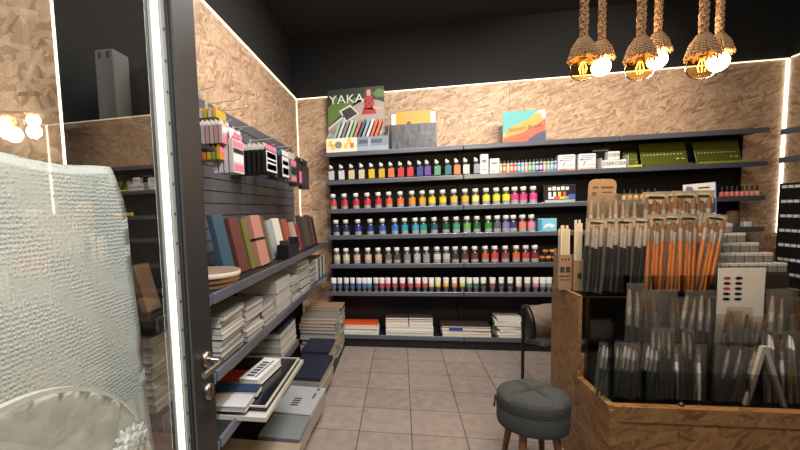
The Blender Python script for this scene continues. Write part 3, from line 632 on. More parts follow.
hangp(282, 289, 150, 178, -.84, 4, .034, [BLACK, mat('blue_pack', (46, 80, 104), .4)], [mat('teal_header', (54, 104, 130), .5)], 'black packs with teal tops past the pen packs', 'teal-topped packs', [(.04, .96, .04, .74, 0), (.1, .9, .12, .35, 1), (.1, .9, .45, .6, 3), (.04, .96, .78, .95, 0)])
hangp(291, 296.5, 153, 182, -.84, 3, .034, [mat('grey_pack', (110, 106, 110), .4)], [PH], 'grey and pink marker packs near the corner', 'grey marker packs', [(.06, .94, .04, .2, 1), (.06, .94, .26, .5, 3), (.06, .94, .55, .72, 1)])
hangp(299, 303, 157, 186, -.84, 3, .034, [mat('dark_pack', (52, 44, 48), .4)], [BLACK], 'dark packs second nearest the back corner', 'dark packs', [(.06, .94, .1, .5, 1)])
hangp(305, 309, 160, 189, -.81, 2, .036, [mat('dark_pack', (52, 44, 48), .4)], [BLACK], 'dark packs hanging nearest the back corner', 'dark packs', [(.2, .9, .3, .7, 3)])

# ------------------------------------------------------------------ left wall shelving
XF = -.75
ZL = {1: 1.075, 2: .755, 3: .47}
LBAY = [(1.16, 1.535, 'short bay of left wall shelving behind the glass door'), (1.55, 2.905, 'near bay of the left wall shelving, holding books and pads'), (2.91, 4.265, 'far bay of the left wall shelving, next to the back corner')]
for y0, y1, lab in LBAY:
    u = thing('shelving_unit', (-.93, (y0+y1)/2, 0), lab, 'shelves', 'bays of the left wall shelving'); h = (y1-y0)/2
    MB().box(-.165, -.15, -h, h, 0, 1.12).build('back_panel', BLACKM, u)
    MB().box(-.148, .33, -h+.002, h-.002, 0, .075).build('plinth', SHELFM, u)
    for sy in (-1, 1): MB().box(-.148, -.11, sy*h-.012*(sy > 0), sy*h+.012*(sy < 0), .076, 1.12).build('upright', BLACKM, u)
    for q in ((1, 2) if y0 > 2.9 else (1, 2, 3)):
        s = MB().box(-.148, .172, -h+.003, h-.003, ZL[q]+.014, ZL[q]+.034).build('shelf', SHELFM, u)
        MB().bbox(.172, .188, -h+.002, h-.002, ZL[q]-.002, ZL[q]+.044, .005).build('price_rail', RAILM, s)
ZL1, ZL2, ZL3, ZB = ZL[1]+.0345, ZL[2]+.0345, ZL[3]+.0345, .0755

# leaning notebooks on the top left shelf: covers face the aisle
def lean(y0, y1, h, xb, th, a, cover, page, label, band=None, name='notebook'):
    o = thing(name, (xb-.035, (y0+y1)/2, ZL1), label, 'notebook', 'notebooks leaning on the top left shelf', rot=(0, a, 0)); b = (y1-y0)/2
    lift = th*math.sin(-a)+.001 if a < 0 else 0
    MB().box(-th+.003, -.003, -b+.003, b-.003, .003+lift, h-.003).build('page_block', page, o)
    MB().box(-.003, 0, -b, b, lift, h).box(-th, -th+.003, -b, b, lift, h).box(-th, 0, -b-.003, -b, lift, h).build('cover', cover, o)
    if band: MB().box(-th-.001, .0012, -b-.0042, b+.001, h*.48+lift, h*.53+lift).build('elastic_band', band, o)
    return o
A = -.2
lean(1.99, 2.12, .33, -.84, .03, A, col(50, 76, 94), PAPER, 'blue notebook nearest the door edge on the top left shelf')
lean(2.14, 2.27, .31, -.82, .03, A, col(92, 50, 44), PAPER, 'maroon notebook between the blue and olive ones')
lean(2.29, 2.36, .30, -.81, .03, A, col(100, 98, 48), PAPER, 'olive green notebook beside the salmon one')
lean(2.385, 2.55, .32, -.785, .05, A, col(172, 122, 106), CREAM, 'salmon pink notebook with a dark elastic band', BLACK)
lean(2.57, 2.66, .31, -.80, .03, A, col(96, 72, 56), CREAM, 'tan notebook just behind the salmon one')
lean(2.80, 2.92, .28, -.83, .02, A, col(150, 156, 150), PAPER, 'pale grey notebook before the white one')
lean(2.94, 3.10, .29, -.83, .02, A, col(214, 212, 206), PAPER, 'white notebook leaning above the black file box')
lean(3.14, 3.28, .28, -.82, .02, A, col(150, 80, 62), CREAM, 'rust patterned notebook beside the white one')
lean(3.30, 3.42, .25, -.80, .02, A, col(176, 150, 130), CREAM, 'beige patterned notebook past the rust one')
lean(3.44, 3.54, .22, -.80, .02, A, col(120, 50, 56), CREAM, 'small wine red notebook past the beige one')
for k, (c_, n_) in enumerate((((64, 50, 44), 'dark brown'), ((82, 66, 58), 'brown'), ((74, 78, 66), 'grey green'), ((66, 54, 48), 'umber'), ((110, 56, 56), 'dull red'), ((50, 46, 46), 'charcoal'))):
    lean(3.57+k*.105, 3.665+k*.105, .3-.012*(k % 3), -.80, .025, A*.8, col(*c_), CREAM, '%s notebook, %s in the dark row by the back corner' % (n_, ORD[k+1]))
# black file box
y0, y1 = 2.78, 3.08
o = thing('file_box', (-.80, (y0+y1)/2, ZL1), 'low black slant-cut file box below the white notebook', 'file box')
p = MB(); b = (y1-y0)/2
p.box(-.045, .04, -b, b, 0, .004).box(.036, .04, -b, b, .004, .1).box(-.045, -.041, -b, b, .004, .1)
p.poly([(-.041, .004), (.036, .004), (.036, .1), (-.041, .1)], .004, 'Y', T=tr(0, -b, 0)).poly([(-.041, .004), (.036, .004), (.036, .14), (-.041, .14)], .004, 'Y', T=tr(0, b-.004, 0))
p.build('box_body', BLACK, o)
tag(MB().box(-.83, -.765, 2.80, 2.83, ZL1+.0045, ZL1+.13).build('notebook', mat('dark_brown_cover', (54, 44, 42), .6)), 'dark notebook standing inside the black file box', 'notebook')
# round canvases
for k in range(3):
    o = thing('round_canvas', (-.90+.012*k, 1.80-.01*k, ZL1+.024*k), ('lowest', 'middle', 'topmost')[k]+' round canvas board stacked on the top left shelf', 'canvas', 'round canvas boards')
    MB().lathe([(.147, 0), (.15, .003), (.15, .019), (.147, .022)], n=40, sy=1).build('board', mat('raw_wood_edge', (150, 116, 84), .7) if k < 2 else CREAM, o)
    MB().lathe([(.148, .0222), (.148, .0232)], n=40).build('canvas_face', mat('canvas_face', (128, 110, 94), .8), o)

# pads and books in piles on the second shelf
LP = mat('pad_pages', (162, 159, 154), .8); LC = mat('grey_pad_cover', (92, 91, 90), .6); LW = mat('white_pad_cover', (170, 169, 167), .5); LD = mat('dark_pad_cover', (56, 58, 66), .5)
LN = mat('plastic_film_cover', (130, 132, 136), .22, coat=.4)
def gpile(name, y0, y1, z0, hs, covers, what, cat, group, x1=-.775, jit=.01, rz=.04, x0=-1.03):
    return pile(name, x0, x1, y0, y1, z0, hs, [LP], covers, what, cat, group, jit, rz)
gpile('sketch_pad', 1.66, 1.93, ZL2, [.026]*8, [LW, LC], 'white pad in the nearest pile on the second left shelf', 'sketch pad', 'pads in the nearest left pile', jit=.012, rz=.06)
gpile('sketch_pad', 1.96, 2.20, ZL2, [.026]*7, [LC, LW, LN], 'white pad in the second pile on the second left shelf', 'sketch pad', 'pads in the second left pile', jit=.012, rz=.06)
gpile('sketch_pad', 2.23, 2.46, ZL2, [.03]*4, [LC, LN], 'pad in the third pile on the second left shelf', 'sketch pad', 'pads in the third left pile')
gpile('canvas_board', 2.49, 2.84, ZL2, [.07, .07, .07], [LW], 'thick white canvas in the block pile below the white notebook', 'canvas', 'thick canvases on the second shelf', -.77, .004, .01)
gpile('sketch_pad', 2.87, 3.10, ZL2, [.024]*7, [LW, LN], 'pad in the pile just past the thick canvases', 'sketch pad', 'pads past the thick canvases', jit=.008)
gpile('sketch_pad', 3.14, 3.46, ZL2, [.028]*9, [LW, LC], 'pad in the tall pile in the far left bay', 'sketch pad', 'pads in the far tall pile')
gpile('sketch_pad', 3.50, 3.76, ZL2, [.03]*6, [LC, LN], 'pad in the low far pile beside the tall pile', 'sketch pad', 'pads in the far low pile')
for k in range(5):
    tag(MB().bbox(-1.0, -.775, 3.80+k*.085, 3.87+k*.085, ZL2, ZL2+.2, .004).build('boxed_set', [LP, mat('dark_box', (70, 66, 62), .6)][k % 2]), '%s boxed set standing beyond the low far pile' % ORD[k+1], 'box', 'boxed sets standing on the second left shelf')
# third shelf: navy-topped boards, and the framed panel lying across it
gpile('canvas_board', 2.49, 2.88, ZL3, [.043]*4, [LW, LW, LW, NAVY], 'thick board in the navy-topped pile on the third left shelf', 'canvas', 'boards in the navy-topped pile', -.755, .003, .006)
o = thing('framed_panel', (-.805, 2.085, ZL3), 'large black panel with white rim lying on the third left shelf', 'panel')
p = MB(); p.box(-.20, .20, -.37, .37, 0, .012)
for a in (-1, 1): p.box(-.2, .2, a*.3625-.0075, a*.3625+.0075, .012, .02).box(a*.1925-.0075, a*.1925+.0075, -.3549, .3549, .012, .02)
p.build('rim', mat('pale_rim', (176, 172, 162), .5), o)
MB().box(-.18, .18, -.30, .34, .0121, .034).build('panel_face', mat('black_gloss', (22, 24, 30), .2), o)
p = MB()
for a in (-.1775, .1775): p.box(a-.0055, a+.0055, -.305, .345, .0342, .04)
p.box(-.1719, .1719, -.305, -.294, .0342, .04).box(-.1719, .1719, .334, .345, .0342, .04)
p.build('inner_rim', mat('pale_rim', (176, 172, 162), .5), o)
zp = ZL3+.0405
o = slab('carton', -.82, -.715, 1.98, 2.30, zp, zp+.04, WHITE, WHITE, 'long white carton with dark print lying on the black panel', 'box', None, rz=-.1)
p = MB()
for k in range(6): p.box(-.03, .01, -.12+k*.038, -.12+k*.038+.025, .0402, .041)
p.box(.02, .028, -.13, .12, .0402, .041)
p.build('print', mat('navy_print', (50, 58, 90), .6), o)
slab('book', -.985, -.70, 1.86, 1.95, zp, zp+.03, PAPER, col(36, 56, 84), 'blue-edged book lying on the black panel by the door handle', 'book', None, rz=.05)
slab('sketch_pad', -.99, -.70, 1.71, 1.84, zp, zp+.025, LP, LW, 'white pad on the near end of the black panel', 'sketch pad', None, rz=.03)
slab('book', -.98, -.84, 1.98, 2.14, zp, zp+.025, PAPER, col(140, 52, 44), 'red-covered book lying beside the long white carton', 'book', None, rz=.05)
# low boxes on the deep base deck
def carton(x0, x1, y0, y1, z0, z1, m, label, rz=0, group='cartons low along the left shelves', label_print=True):
    o = thing('carton', ((x0+x1)/2, (y0+y1)/2, z0), label, 'box', group, rot=(0, 0, rz)); a, b, h = (x1-x0)/2, (y1-y0)/2, z1-z0
    MB().bbox(-a, a, -b, b, 0, h-.012, .004).build('box_body', m[0], o)
    MB().bbox(-a-.003, a+.003, -b-.003, b+.003, h-.03, h, .003).build('lid', m[1], o)
    if label_print:
        p = MB()
        for k in range(4): p.box(-a*.3, a*.1, -b*.5+k*b*.16, -b*.5+k*b*.16+b*.09, h+.0002, h+.001)
        p
        MB().box(a*.6, a*.7, b*.1, b*.5, h+.0002, h+.001).build('print_line', MATS['navy_print'], o)
        MB().box(a*.6, a*.75, b*.75, b*.9, h+.0002, h+.001).build('print_mark', MATS['navy_print'], o)
        p.build('print', MATS['navy_print'], o)
    return o
WB = mat('white_carton', (160, 154, 146), .5); WB2 = mat('white_carton_lid', (168, 172, 176), .45); GB = mat('grey_carton_lid', (120, 126, 130), .5); TB = mat('tan_carton', (126, 112, 98), .7)
carton(-1.0, -.55, 1.70, 2.115, ZB, .18, (WB, mat('cream_lid', (150, 136, 118), .6)), 'cream carton at the near end of the low deck, below the panel', label_print=False)
carton(-.80, -.565, 2.135, 2.39, ZB, .195, (WB, GB), 'grey-lidded carton between the cream and the printed white cartons', -.03, label_print=False)
carton(-.80, -.55, 2.41, 2.80, ZB, .20, (WB, WB2), 'white carton with blue print on the low deck before the navy boxes', -.07)
carton(-.83, -.575, 2.84, 3.31, ZB, .165, (WB, WB), 'lower white box of the nearer navy-lidded stack', -.04, label_print=False)
carton(-.83, -.575, 2.84, 3.31, .1655, .255, (WB, NAVY), 'upper navy-lidded box of the nearer stack on the low deck', -.04, label_print=False)
carton(-.84, -.61, 3.35, 3.70, ZB, .17, (WB, WB), 'lower white box of the farther navy-lidded stack', label_print=False)
carton(-.84, -.61, 3.35, 3.70, .1705, .27, (WB, NAVY), 'upper navy-lidded box of the farther stack on the low deck', label_print=False)
pile('book', -.94, -.60, 3.74, 3.98, ZB, [.04, .04, .04, .03, .02]+[.03]*7, [LP], [LC, TB, col(150, 60, 44), col(160, 120, 60), TB, LW, LC], 'book in the pile past the navy boxes on the low deck', 'book', 'books in the pile past the navy boxes', .012, .05)
pile('book', -.94, -.59, 4.01, 4.255, ZB, [.05]*7+[.03, .02, .012], [LP], [LC, TB, LD, LC, LC, TB, LC, mat('green_dark_cover', (34, 48, 48), .5), LC, col(150, 120, 96)], 'book in the low-deck pile nearest the back shelving', 'book', 'books in the pile nearest the back shelving', .01, .04)
# seen through the door glass
pile('sketch_pad', -1.03, -.80, 1.20, 1.48, ZL2, [.028]*9, [LP], [LW], 'white pad in the pile seen through the door glass', 'sketch pad', 'pads behind the door glass', .006, .02)
lean(1.25, 1.33, .17, -.80, .02, -.25, col(126, 100, 82), CREAM, 'tan notebook leaning on the shelf behind the door glass')
pile('book', -1.03, -.80, 1.2, 1.46, ZL3, [.025, .02, .02], [PAPER], [col(150, 100, 92), LW, col(130, 90, 84)], 'book in the pinkish pile low behind the door glass', 'book', 'books behind the door glass', .01, .05)

# high shelf behind the door with grey file box and wrapped pads
o = thing('wall_shelf', (-1.02, 1.62, 1.745), 'black wall shelf carrying the grey file box behind the door glass', 'shelf')
MB().box(-.11, .12, -.33, .36, 0, .02).build('board', SHELFM, o)
for sy in (-.2, .25): MB().poly([(-.11, 0), (.06, 0), (-.11, -.1)], .012, 'Y', T=tr(0, sy, 0)).build('bracket', SHELFM, o)
o = thing('file_box', (-1.0, 1.385, 1.7655), 'tall grey file box on the wall shelf behind the door glass', 'file box')
MB().bbox(-.035, .035, -.045, .045, 0, .25, .004).build('box_body', mat('grey_box', (104, 108, 112), .5), o)
MB().box(-.02, -.012, -.0465, -.045, .22, .24).box(.012, .02, -.0465, -.045, .22, .24).build('slots', BLACK, o)
for k in range(4):
    o = thing('wrapped_pad', (-.97, 1.468+k*.058, 1.7655), '%s plastic-wrapped pad from the grey file box' % ORD[k+1], 'pad', 'plastic-wrapped pads on the wall shelf', rot=(0, 0, 0))
    MB().box(-.07, .07, -.02, .02, 0, .2).build('cover', mat('dark_blue_pad', (48, 54, 66), .5), o)
    MB().bbox(-.074, .074, -.025, .025, .0, .215, .006).build('plastic_wrap', SLEEVE, o)

# ------------------------------------------------------------------ open glass door (leaf runs along the view)
XD = -.682
d = bpy.data.objects.new('door_1', None); COL.objects.link(d); d.location = (XD, .25, 0); d.rotation_euler = (0, 0, -.03); struct(d)
Y1 = 1.0
MB().box(-.02, .04, Y1-.125, Y1, .02, 2.2).build('stile', DOORM, d)
MB().box(-.02, .04, 0, .09, .02, 2.2).build('stile', DOORM, d)
MB().box(-.02, .04, .091, Y1-.126, 2.12, 2.2).build('rail', DOORM, d)
MB().box(-.02, .04, .091, Y1-.126, .02, .2).build('rail', DOORM, d)
g = MB().box(-.004, .004, .092, Y1-.127, .201, 2.119); g.m = [1, 1, 1, 0, 1, 1]; g.build('glass_pane', [GLASS, GLASSB], d)
MB().box(.0202, .03, Y1-.1305, Y1-.126, .2, 2.119).build('gasket', GASKET, d)
lp = MB().box(.005, .0195, Y1-.1475, Y1-.127, .2, 2.119).build('light_channel', CHANNEL, d)
p = MB()
for k in range(22): p.lathe([(.004, 0), (.004, .001)], n=10, T=tr(.0196, Y1-.138, .25+k*.085) @ roty(PI/2), sm=False)
p.build('screw', GASKET, lp)
MB().box(.005, .0125, Y1-.187, Y1-.148, .2, 2.119).build('light_bar', CHANNEL, d)
MB().bbox(.0128, .0165, Y1-.183, Y1-.155, .2, 2.119, .0015).build('light_tube', LED, d)
hz_ = .978; hy = Y1-.045
h = MB().lathe([(.026, 0), (.026, .008), (.02, .011)], n=24, T=tr(.0402, hy, hz_) @ roty(PI/2)).tube([(.05, hy, hz_), (.088, hy, hz_), (.094, hy-.006, hz_), (.096, hy-.03, hz_-.002), (.094, hy-.115, hz_-.004)], .0095, 12).build('lever_handle', NICKEL, d)
MB().lathe([(.026, 0), (.026, .008), (.02, .011)], n=24, T=tr(.0402, hy, hz_-.105) @ roty(PI/2)).box(.0512, .0525, hy-.003, hy+.003, hz_-.118, hz_-.092, 1).build('lock_rose', [NICKEL, BLACK], d)
MB().box(-.02, .02, Y1+.0002, Y1+.002, hz_-.14, hz_+.04).build('lock_plate', NICKEL, d)

FILM = clear_material('crinkled_film', (248, 247, 244), .05, .2, True, 16); milky(FILM, .55, (216, 214, 208))
# bubble-wrapped panel and arched mirror behind the door glass
p = MB(); n1, n2 = 30, 60; y0, y1, zt = .12, 1.085, 1.575
bm = bmesh.new(); bmesh.ops.create_grid(bm, x_segments=n1, y_segments=n2, size=.5)
for v in bm.verts:
    a, b = v.co.x+.5, v.co.y+.5
    v.co = Vector((-.815+.06*(1-b)+.006*math.sin(a*9+b*3)+.002*math.sin(b*23+a*5)+random.uniform(-.0004, .0004), y0+(y1-y0)*a+(.055+.03*(1-b)-.05*max(0, (b-.9)/.1)**2)*a, .002+(zt-.002)*b+.006*math.sin(a*14)*(b > .97)))
bmesh.ops.solidify(bm, geom=bm.faces[:], thickness=.035)
p.bm(bm, 0, None, True)
tag(p.build('bubble_wrapped_canvas', BUBBLE), 'big bubble-wrapped canvas standing behind the glass door', 'canvas')
q = [(-.44, 0), (.44, 0)]+[(.44*math.cos(PI*k/32), .658+.44*math.sin(PI*k/32)) for k in range(33)]
o = thing('arched_board', (-.728, .61, .002), 'pale round-topped board in clear crinkled plastic before the bubble wrap', 'board')
MB().poly(q, .016, 'X').build('board', mat('pale_board', (204, 201, 192), .4, bump=(9, .3)), o)
bm = bmesh.new(); bmesh.ops.create_grid(bm, x_segments=60, y_segments=50, size=.5)
for v in bm.verts:
    a, b = v.co.x*.86, .3+(v.co.y+.5)*.8
    r = math.hypot(a, max(0, b-.658)); s_ = min(1, .43/r) if r > .43 else 1
    v.co = Vector((.0172+.004*abs(math.sin(a*60+b*25)*math.sin(b*11-a*33))+random.uniform(0, .0012), a*s_, .658+(b-.658)*s_ if b > .658 else b))
MB().bm(bm, 0, None, True).build('plastic_film', FILM, o)
# crumpled plastic
bm = bmesh.new(); bmesh.ops.create_icosphere(bm, subdivisions=4, radius=1)
for v in bm.verts:
    s_ = 1+.28*math.sin(v.co.y*11+v.co.z*5)*math.sin(v.co.z*13-v.co.y*4)+random.uniform(-.07, .07)
    v.co = Vector((v.co.x*.009*s_, v.co.y*.07*s_, v.co.z*.055*s_))
q = at(128, 447, X=-.70)
o = tag(MB().bm(bm, 0, tr(-.690, q[1]-.01, q[2]), True).build('crumpled_plastic', mat('crumpled_plastic', (190, 192, 188), .2, bump=(60, .8))), 'crumpled clear plastic tucked at the corner of the arched board', 'plastic')

# ------------------------------------------------------------------ brush stand: strand-board base
SX0, SX1, SY0, SYM, SY1 = .93, 2.05, 2.07, 2.40, 2.77
stand = thing('display_stand', (SX0, SY0, 0), 'strand-board display stand carrying the acrylic brush racks', 'display stand', rot=(0, 0, math.radians(1.6)))
W_ = SX1-SX0; DM = SYM-SY0; DD = SY1-SY0
MB().box(0, .018, 0, DM, 0, .50).build('side_panel', OSB2, stand)
MB().box(0, .018, DM+.0005, DD, 0, .945).build('side_panel', OSB2, stand)
MB().box(W_-.018, W_, 0, DD, 0, .945).build('side_panel', OSB2, stand)
MB().box(.0185, W_-.0185, 0, .018, 0, .482).build('front_panel', OSB2, stand)
MB().box(.0, W_, -.012, -.0005, .43, .482).box(.0, .05, -.012, -.0005, 0, .4295).box(W_-.05, W_, -.012, -.0005, 0, .4295).build('front_trim', OSB2, stand)
MB().box(.0185, W_-.0185, -.012, DD-.02, .4825, .50).build('counter_top', OSB2, stand)
MB().box(.0185, W_-.0185, DM, DD-.0185, .940, .945).build('upper_deck', ACRYL, stand)
MB().lathe([(.012, 0), (.013, .006), (.009, .014), (.003, .017)], n=12, T=tr(.31, .02, .5)).build('screw_knob', mat('dark_knob', (60, 40, 26), .4), stand)

# acrylic racks
rk = thing('brush_rack', (SX0, SY0, .5015), 'lower clear acrylic rack of brush packs on the counter edge', 'rack', rot=(0, 0, math.radians(1.6)))
p = MB().box(.03, W_-.03, .03, .325, 0, .004); p.build('floor_plate', ACRYL, rk)
MB().box(.03, W_-.03, .03, .034, .0045, .15).build('front_wall', ACRYL, rk)
MB().box(.03, W_-.03, .17, .174, .0045, .25).build('inner_wall', ACRYL, rk)
MB().box(.03, .034, .0345, .325, .0045, .44).build('side_wall', ACRYL, rk)
for k in range(1, 8): MB().box(.03+k*.14, .033+k*.14, .0345, .1695, .0045, .15).build('divider', ACRYL, rk)
MB().box(.0345, W_-.03, .321, .325, .0045, .42).build('back_wall', ACRYL, rk)
rk2 = thing('brush_rack', (SX0, SY0, .9455), 'upper clear acrylic rack of brush packs behind the lower one', 'rack', rot=(0, 0, math.radians(1.6)))
MB().box(.12, W_-.03, .345, .68, 0, .004).build('floor_plate', ACRYL, rk2)
MB().box(.12, W_-.03, .345, .349, .0045, .10).build('front_wall', ACRYL, rk2)
MB().box(.12, W_-.03, .50, .504, .0045, .22).build('inner_wall', ACRYL, rk2)
for k in range(1, 6): MB().box(.12+k*.13, .123+k*.13, .3495, .4995, .0045, .10).build('divider', ACRYL, rk2)
RZ0 = .5065; RZ1 = .9505

# brush packs --------------------------------------------------------
def make_pack(name, w, h, n, handle, hl, ferr=FERR, hair=BRISTLE, thick=.008, header=False, up=True, logo=True, hr=.004, sleeve=True, spread=.0):
    """clear sleeve holding n brushes, hair upward; origin at the bottom centre, facing -Y"""
    o = thing(name, (0, 0, 0), '', 'brush pack')
    if sleeve:
        s = MB()
        nx, nz = 7, 12
        for sd in (-1, 1):
            vs, fs = [], []
            for j in range(nz+1):
                for i in range(nx+1):
                    u, v = i/nx, j/nz; ed = min(1, 6*u*(1-u))*min(1, 5*v*(1-v)+.2*(v < .5))
                    vs.append((-w/2+w*u, sd*(.0008+ed*(thick*.62+random.uniform(0, .0035))), h*v))
            for j in range(nz):
                for i in range(nx): fs.append((j*(nx+1)+i, j*(nx+1)+i+1, (j+1)*(nx+1)+i+1, (j+1)*(nx+1)+i))
            s._add(vs, fs, 0, True)
        s.build('sleeve', SLEEVE, o)
    if header:
        MB().box(-w/2, w/2, thick/2-.0025, thick/2-.0012, h*.87, h-.002).build('header_card', mat('sleeve_card', (168, 162, 152), .5), o)
        if logo:
            p = MB().lathe([(min(.014, w*.2), 0), (min(.014, w*.2), .001)], n=16, T=tr(0, -thick/2-.0004, h*.86) @ rotx(PI/2), sm=False)
            p.box(-w*.3, w*.3, -thick/2-.0012, -thick/2-.0003, h*.93, h*.95)
            p.build('logo', BLACK, o)
    for k in range(n):
        x = (k-(n-1)/2)*(w*.8/max(1, n))+random.uniform(-.12, .12)*w/max(1, n); xt = x+random.uniform(-.35, .35)*w/max(1, n); 
        top = h*(.94-.05*((k*7) % 3)/2)
        P = lambda f: (x+(xt-x)*f, 0, .004+(top-.004)*f)
        f1 = hl; f2 = hl+(1-hl)*.55
        b = MB().tube([P(0), P(f1*.3), P(f1*.8), P(f1)], (lambda t: hr*(.55+.75*math.sin(min(1, t*1.05)*2.4)*.6+.1)), 8).build('brush', handle, o)
        MB().tube([P(f1-.01), P(f1+(f2-f1)*.5), P(f2)], hr*.9, 8, r2=hr*1.15).build('ferrule', ferr, b)
        MB().tube([P(f2), P(f2+(1-f2)*.6), P(1)], hr*1.25, 8, r2=hr*.5).build('bristles', hair, b)
    return o
PB = make_pack('brush_pack', .105, .40, 4, DARKHAND, .66, hr=.0115, header=True, hair=mat('grey_brown_hair', (120, 108, 96), .8))
PO = make_pack('brush_pack', .10, .42, 4, ORANGEWOOD, .7, hr=.0098, header=True)
PS = make_pack('brush_pack', .06, .24, 2, DARKRED, .6, hr=.0055)
PG = make_pack('brush_pack', .085, .27, 3, GREENHAND, .55, hair=mat('grey_hair', (150, 146, 140), .8), hr=.008, logo=False)
PWh = make_pack('brush_pack', .05, .26, 1, mat('white_handle', (206, 204, 198), .35), .72, hr=.009, header=False)
PD = make_pack('brush_pack', .055, .33, 2, DARKHAND, .62, hr=.0065, ferr=mat('pale_ferrule', (170, 166, 158), .35, .2), hair=mat('grey_brown_hair', (120, 108, 96), .8))
PK_ = make_pack('palette_knife_pack', .05, .26, 1, mat('dark_wood_handle', (52, 44, 42), .4), .45, hair=FERR, hr=.008, logo=False)
PY = make_pack('brush_pack', .06, .30, 2, mat('yellow_handle', (130, 104, 54), .4), .6, hair=mat('pale_hair', (206, 200, 190), .8), hr=.007, header=False)
CS, SN = math.cos(math.radians(1.6)), math.sin(math.radians(1.6))
def ppos(px, py, y):                       # point on the plane Y = y under a pixel column
    return at(px, py, Y=y)
def put(proto, px, py, y, zb, label, group, lean=.05, tilt=0, scale=1, mats=None, rz=None):
    x = float(ppos(px, py, y)[0])
    return place(proto, (x, y, zb), label, group, mats, rot=(-lean, tilt, rz if rz is not None else random.uniform(-.25, .1)), scale=(scale, scale, scale))
# upper rack, front row
for i, px in enumerate((591, 606, 620, 633)):
    put(PB, px, 284, 2.475+.012*(i % 2), RZ1, 'pack of black-handled brushes, %s from left on the upper rack' % ORD[i+1], 'black-handled brush packs', .1, .09)
for i, px in enumerate((653, 669, 686, 702)):
    put(PO, px, 284, 2.475+.012*(i % 2), RZ1, 'pack of orange-handled brushes, %s from left in the front row' % ORD[i+1], 'orange-handled packs in front', .1, .06 if i < 3 else .16, .98)
# upper rack, rear row
for i, px in enumerate((593, 605, 618, 629)):
    put(PD, px, 262, 2.62+.01*(i % 2), RZ1, 'slim black brush pack, %s from left behind the wide black-handled ones' % ORD[i+1], 'slim packs behind the black-handled ones', .04, .04, 1.6, {'header_card': WHITE})
for i, px in enumerate((650, 664, 679, 693)):
    put(PO, px, 262, 2.64+.012*(i % 2), RZ1, 'taller pack of orange-handled brushes, %s from left in the rear row' % ORD[i+1], 'orange-handled packs at the rear', .03, .05, 1.27)
# lower rack, rear row (tall dark packs) and front row
for i, px in enumerate((632, 643, 655, 666, 676, 688, 700, 712, 724, 737, 749, 760, 772, 785)):
    pr_ = (PD, PS, PD, PS)[i % 4]
    put(pr_, px, 390, 2.315+.02*(i % 3), RZ0, '%s brush pack, %s from left in the back row of the lower rack' % ('dark brown' if pr_ is PS else 'black', ORD[i+1]), 'dark packs in the back row of the lower rack', .02, random.uniform(-.1, .16), random.uniform(.86, 1.06)*((1.62 if pr_ is PD else 2.05) if not 708 < px < 770 else (1.22 if pr_ is PD else 1.6)))
for i, px in enumerate((602, 613, 624, 636, 647)):
    put(PG, px, 398, 2.145+.012*(i % 2), RZ0, 'pack of dark green-handled brushes, %s from left at the front' % ORD[i+1], 'green-handled packs at the front left', .05, random.uniform(-.12, .12), .98)
for i, px in enumerate((656, 667, 678, 690, 700)):
    put((PD, PD, PWh, PD, PWh)[i], px, 398, 2.15+.01*(i % 2), RZ0, ('black-handled brush pack' if i in (0, 1, 3) else 'single white tapered brush pack')+', %s from left beside the screw knob' % ORD[i+1], 'packs at the front middle', .04, random.uniform(-.05, .05), 1.02)
for i, px in enumerate((716, 727, 738, 747)):
    put(PK_, px, 400, 2.15+.01*(i % 2), RZ0, 'palette knife sleeve, %s from left at the front right' % ORD[i+1], 'palette knife sleeves', .05, .1+.03*i, 1.0)
for i, px in enumerate((773, 783, 795, 806)):
    put((PY, PWh)[i % 2], px, 400, 2.16+.01*(i % 2), RZ0, ('yellow-handled' if i % 2 == 0 else 'pale single')+' brush pack, %s from left at the far right front' % ORD[i+1], 'packs at the far right front', .05, random.uniform(-.08, .08), 1.1)
for o in (PB, PO, PS, PG, PWh, PD, PK_, PY):
    if o.name in PROTO_MATS and PROTO_MATS[o.name]: recolor_thing(o, PROTO_MATS[o.name])
# folded white card
x = float(at(763, 400, Y=2.15)[0])
o = tag(MB().poly([(x-.085, RZ0), (x-.07, RZ0), (x-.02, RZ0+.24), (x+.06, RZ0), (x+.075, RZ0), (x-.01, RZ0+.27), (x-.03, RZ0+.27)], .02, 'Y', T=tr(0, 2.125, 0)).build('folded_card', mat('dull_white_card', (150, 142, 130), .7)), 'white folded card shaped like a tent at the front right', 'card')

# kraft dispensers with cream slats
def slat_box(px0, px1, y, zb, zt_box, zt, label, icons):
    x0, x1 = float(at(px0, 270, Y=y)[0]), float(at(px1, 270, Y=y)[0]); w = (x1-x0)/2
    o = thing('card_dispenser', ((x0+x1)/2, y, zb), label, 'dispenser', 'kraft dispensers of blending sticks')
    MB().box(-w, w, -.04, -.037, 0, zt_box).box(-w, w, .037, .04, 0, zt_box*1.15).box(-w, -w+.003, -.037, .037, 0, zt_box).box(w-.003, w, -.037, .037, 0, zt_box).box(-w, w, -.037, .037, 0, .003).build('card_box', KRAFT, o)
    for (a, b, c, e) in icons: MB().box(-w+2*w*a, -w+2*w*b, -.0415, -.0402, zt_box*c, zt_box*e).build('icon' if e-c > .1 else 'print_line', mat('black_print', (34, 30, 28), .7), o)
    return o, x0, x1
o, x0, x1 = slat_box(556, 569, 2.60, .9455, .2, .4, 'kraft dispenser with black icons at the left stand corner', [(.12, .44, .5, .66), (.54, .88, .5, .66), (.1, .9, .38, .41), (.1, .9, .28, .3), (.2, .3, .84, .9), (.45, .55, .84, .9), (.7, .8, .84, .9)])
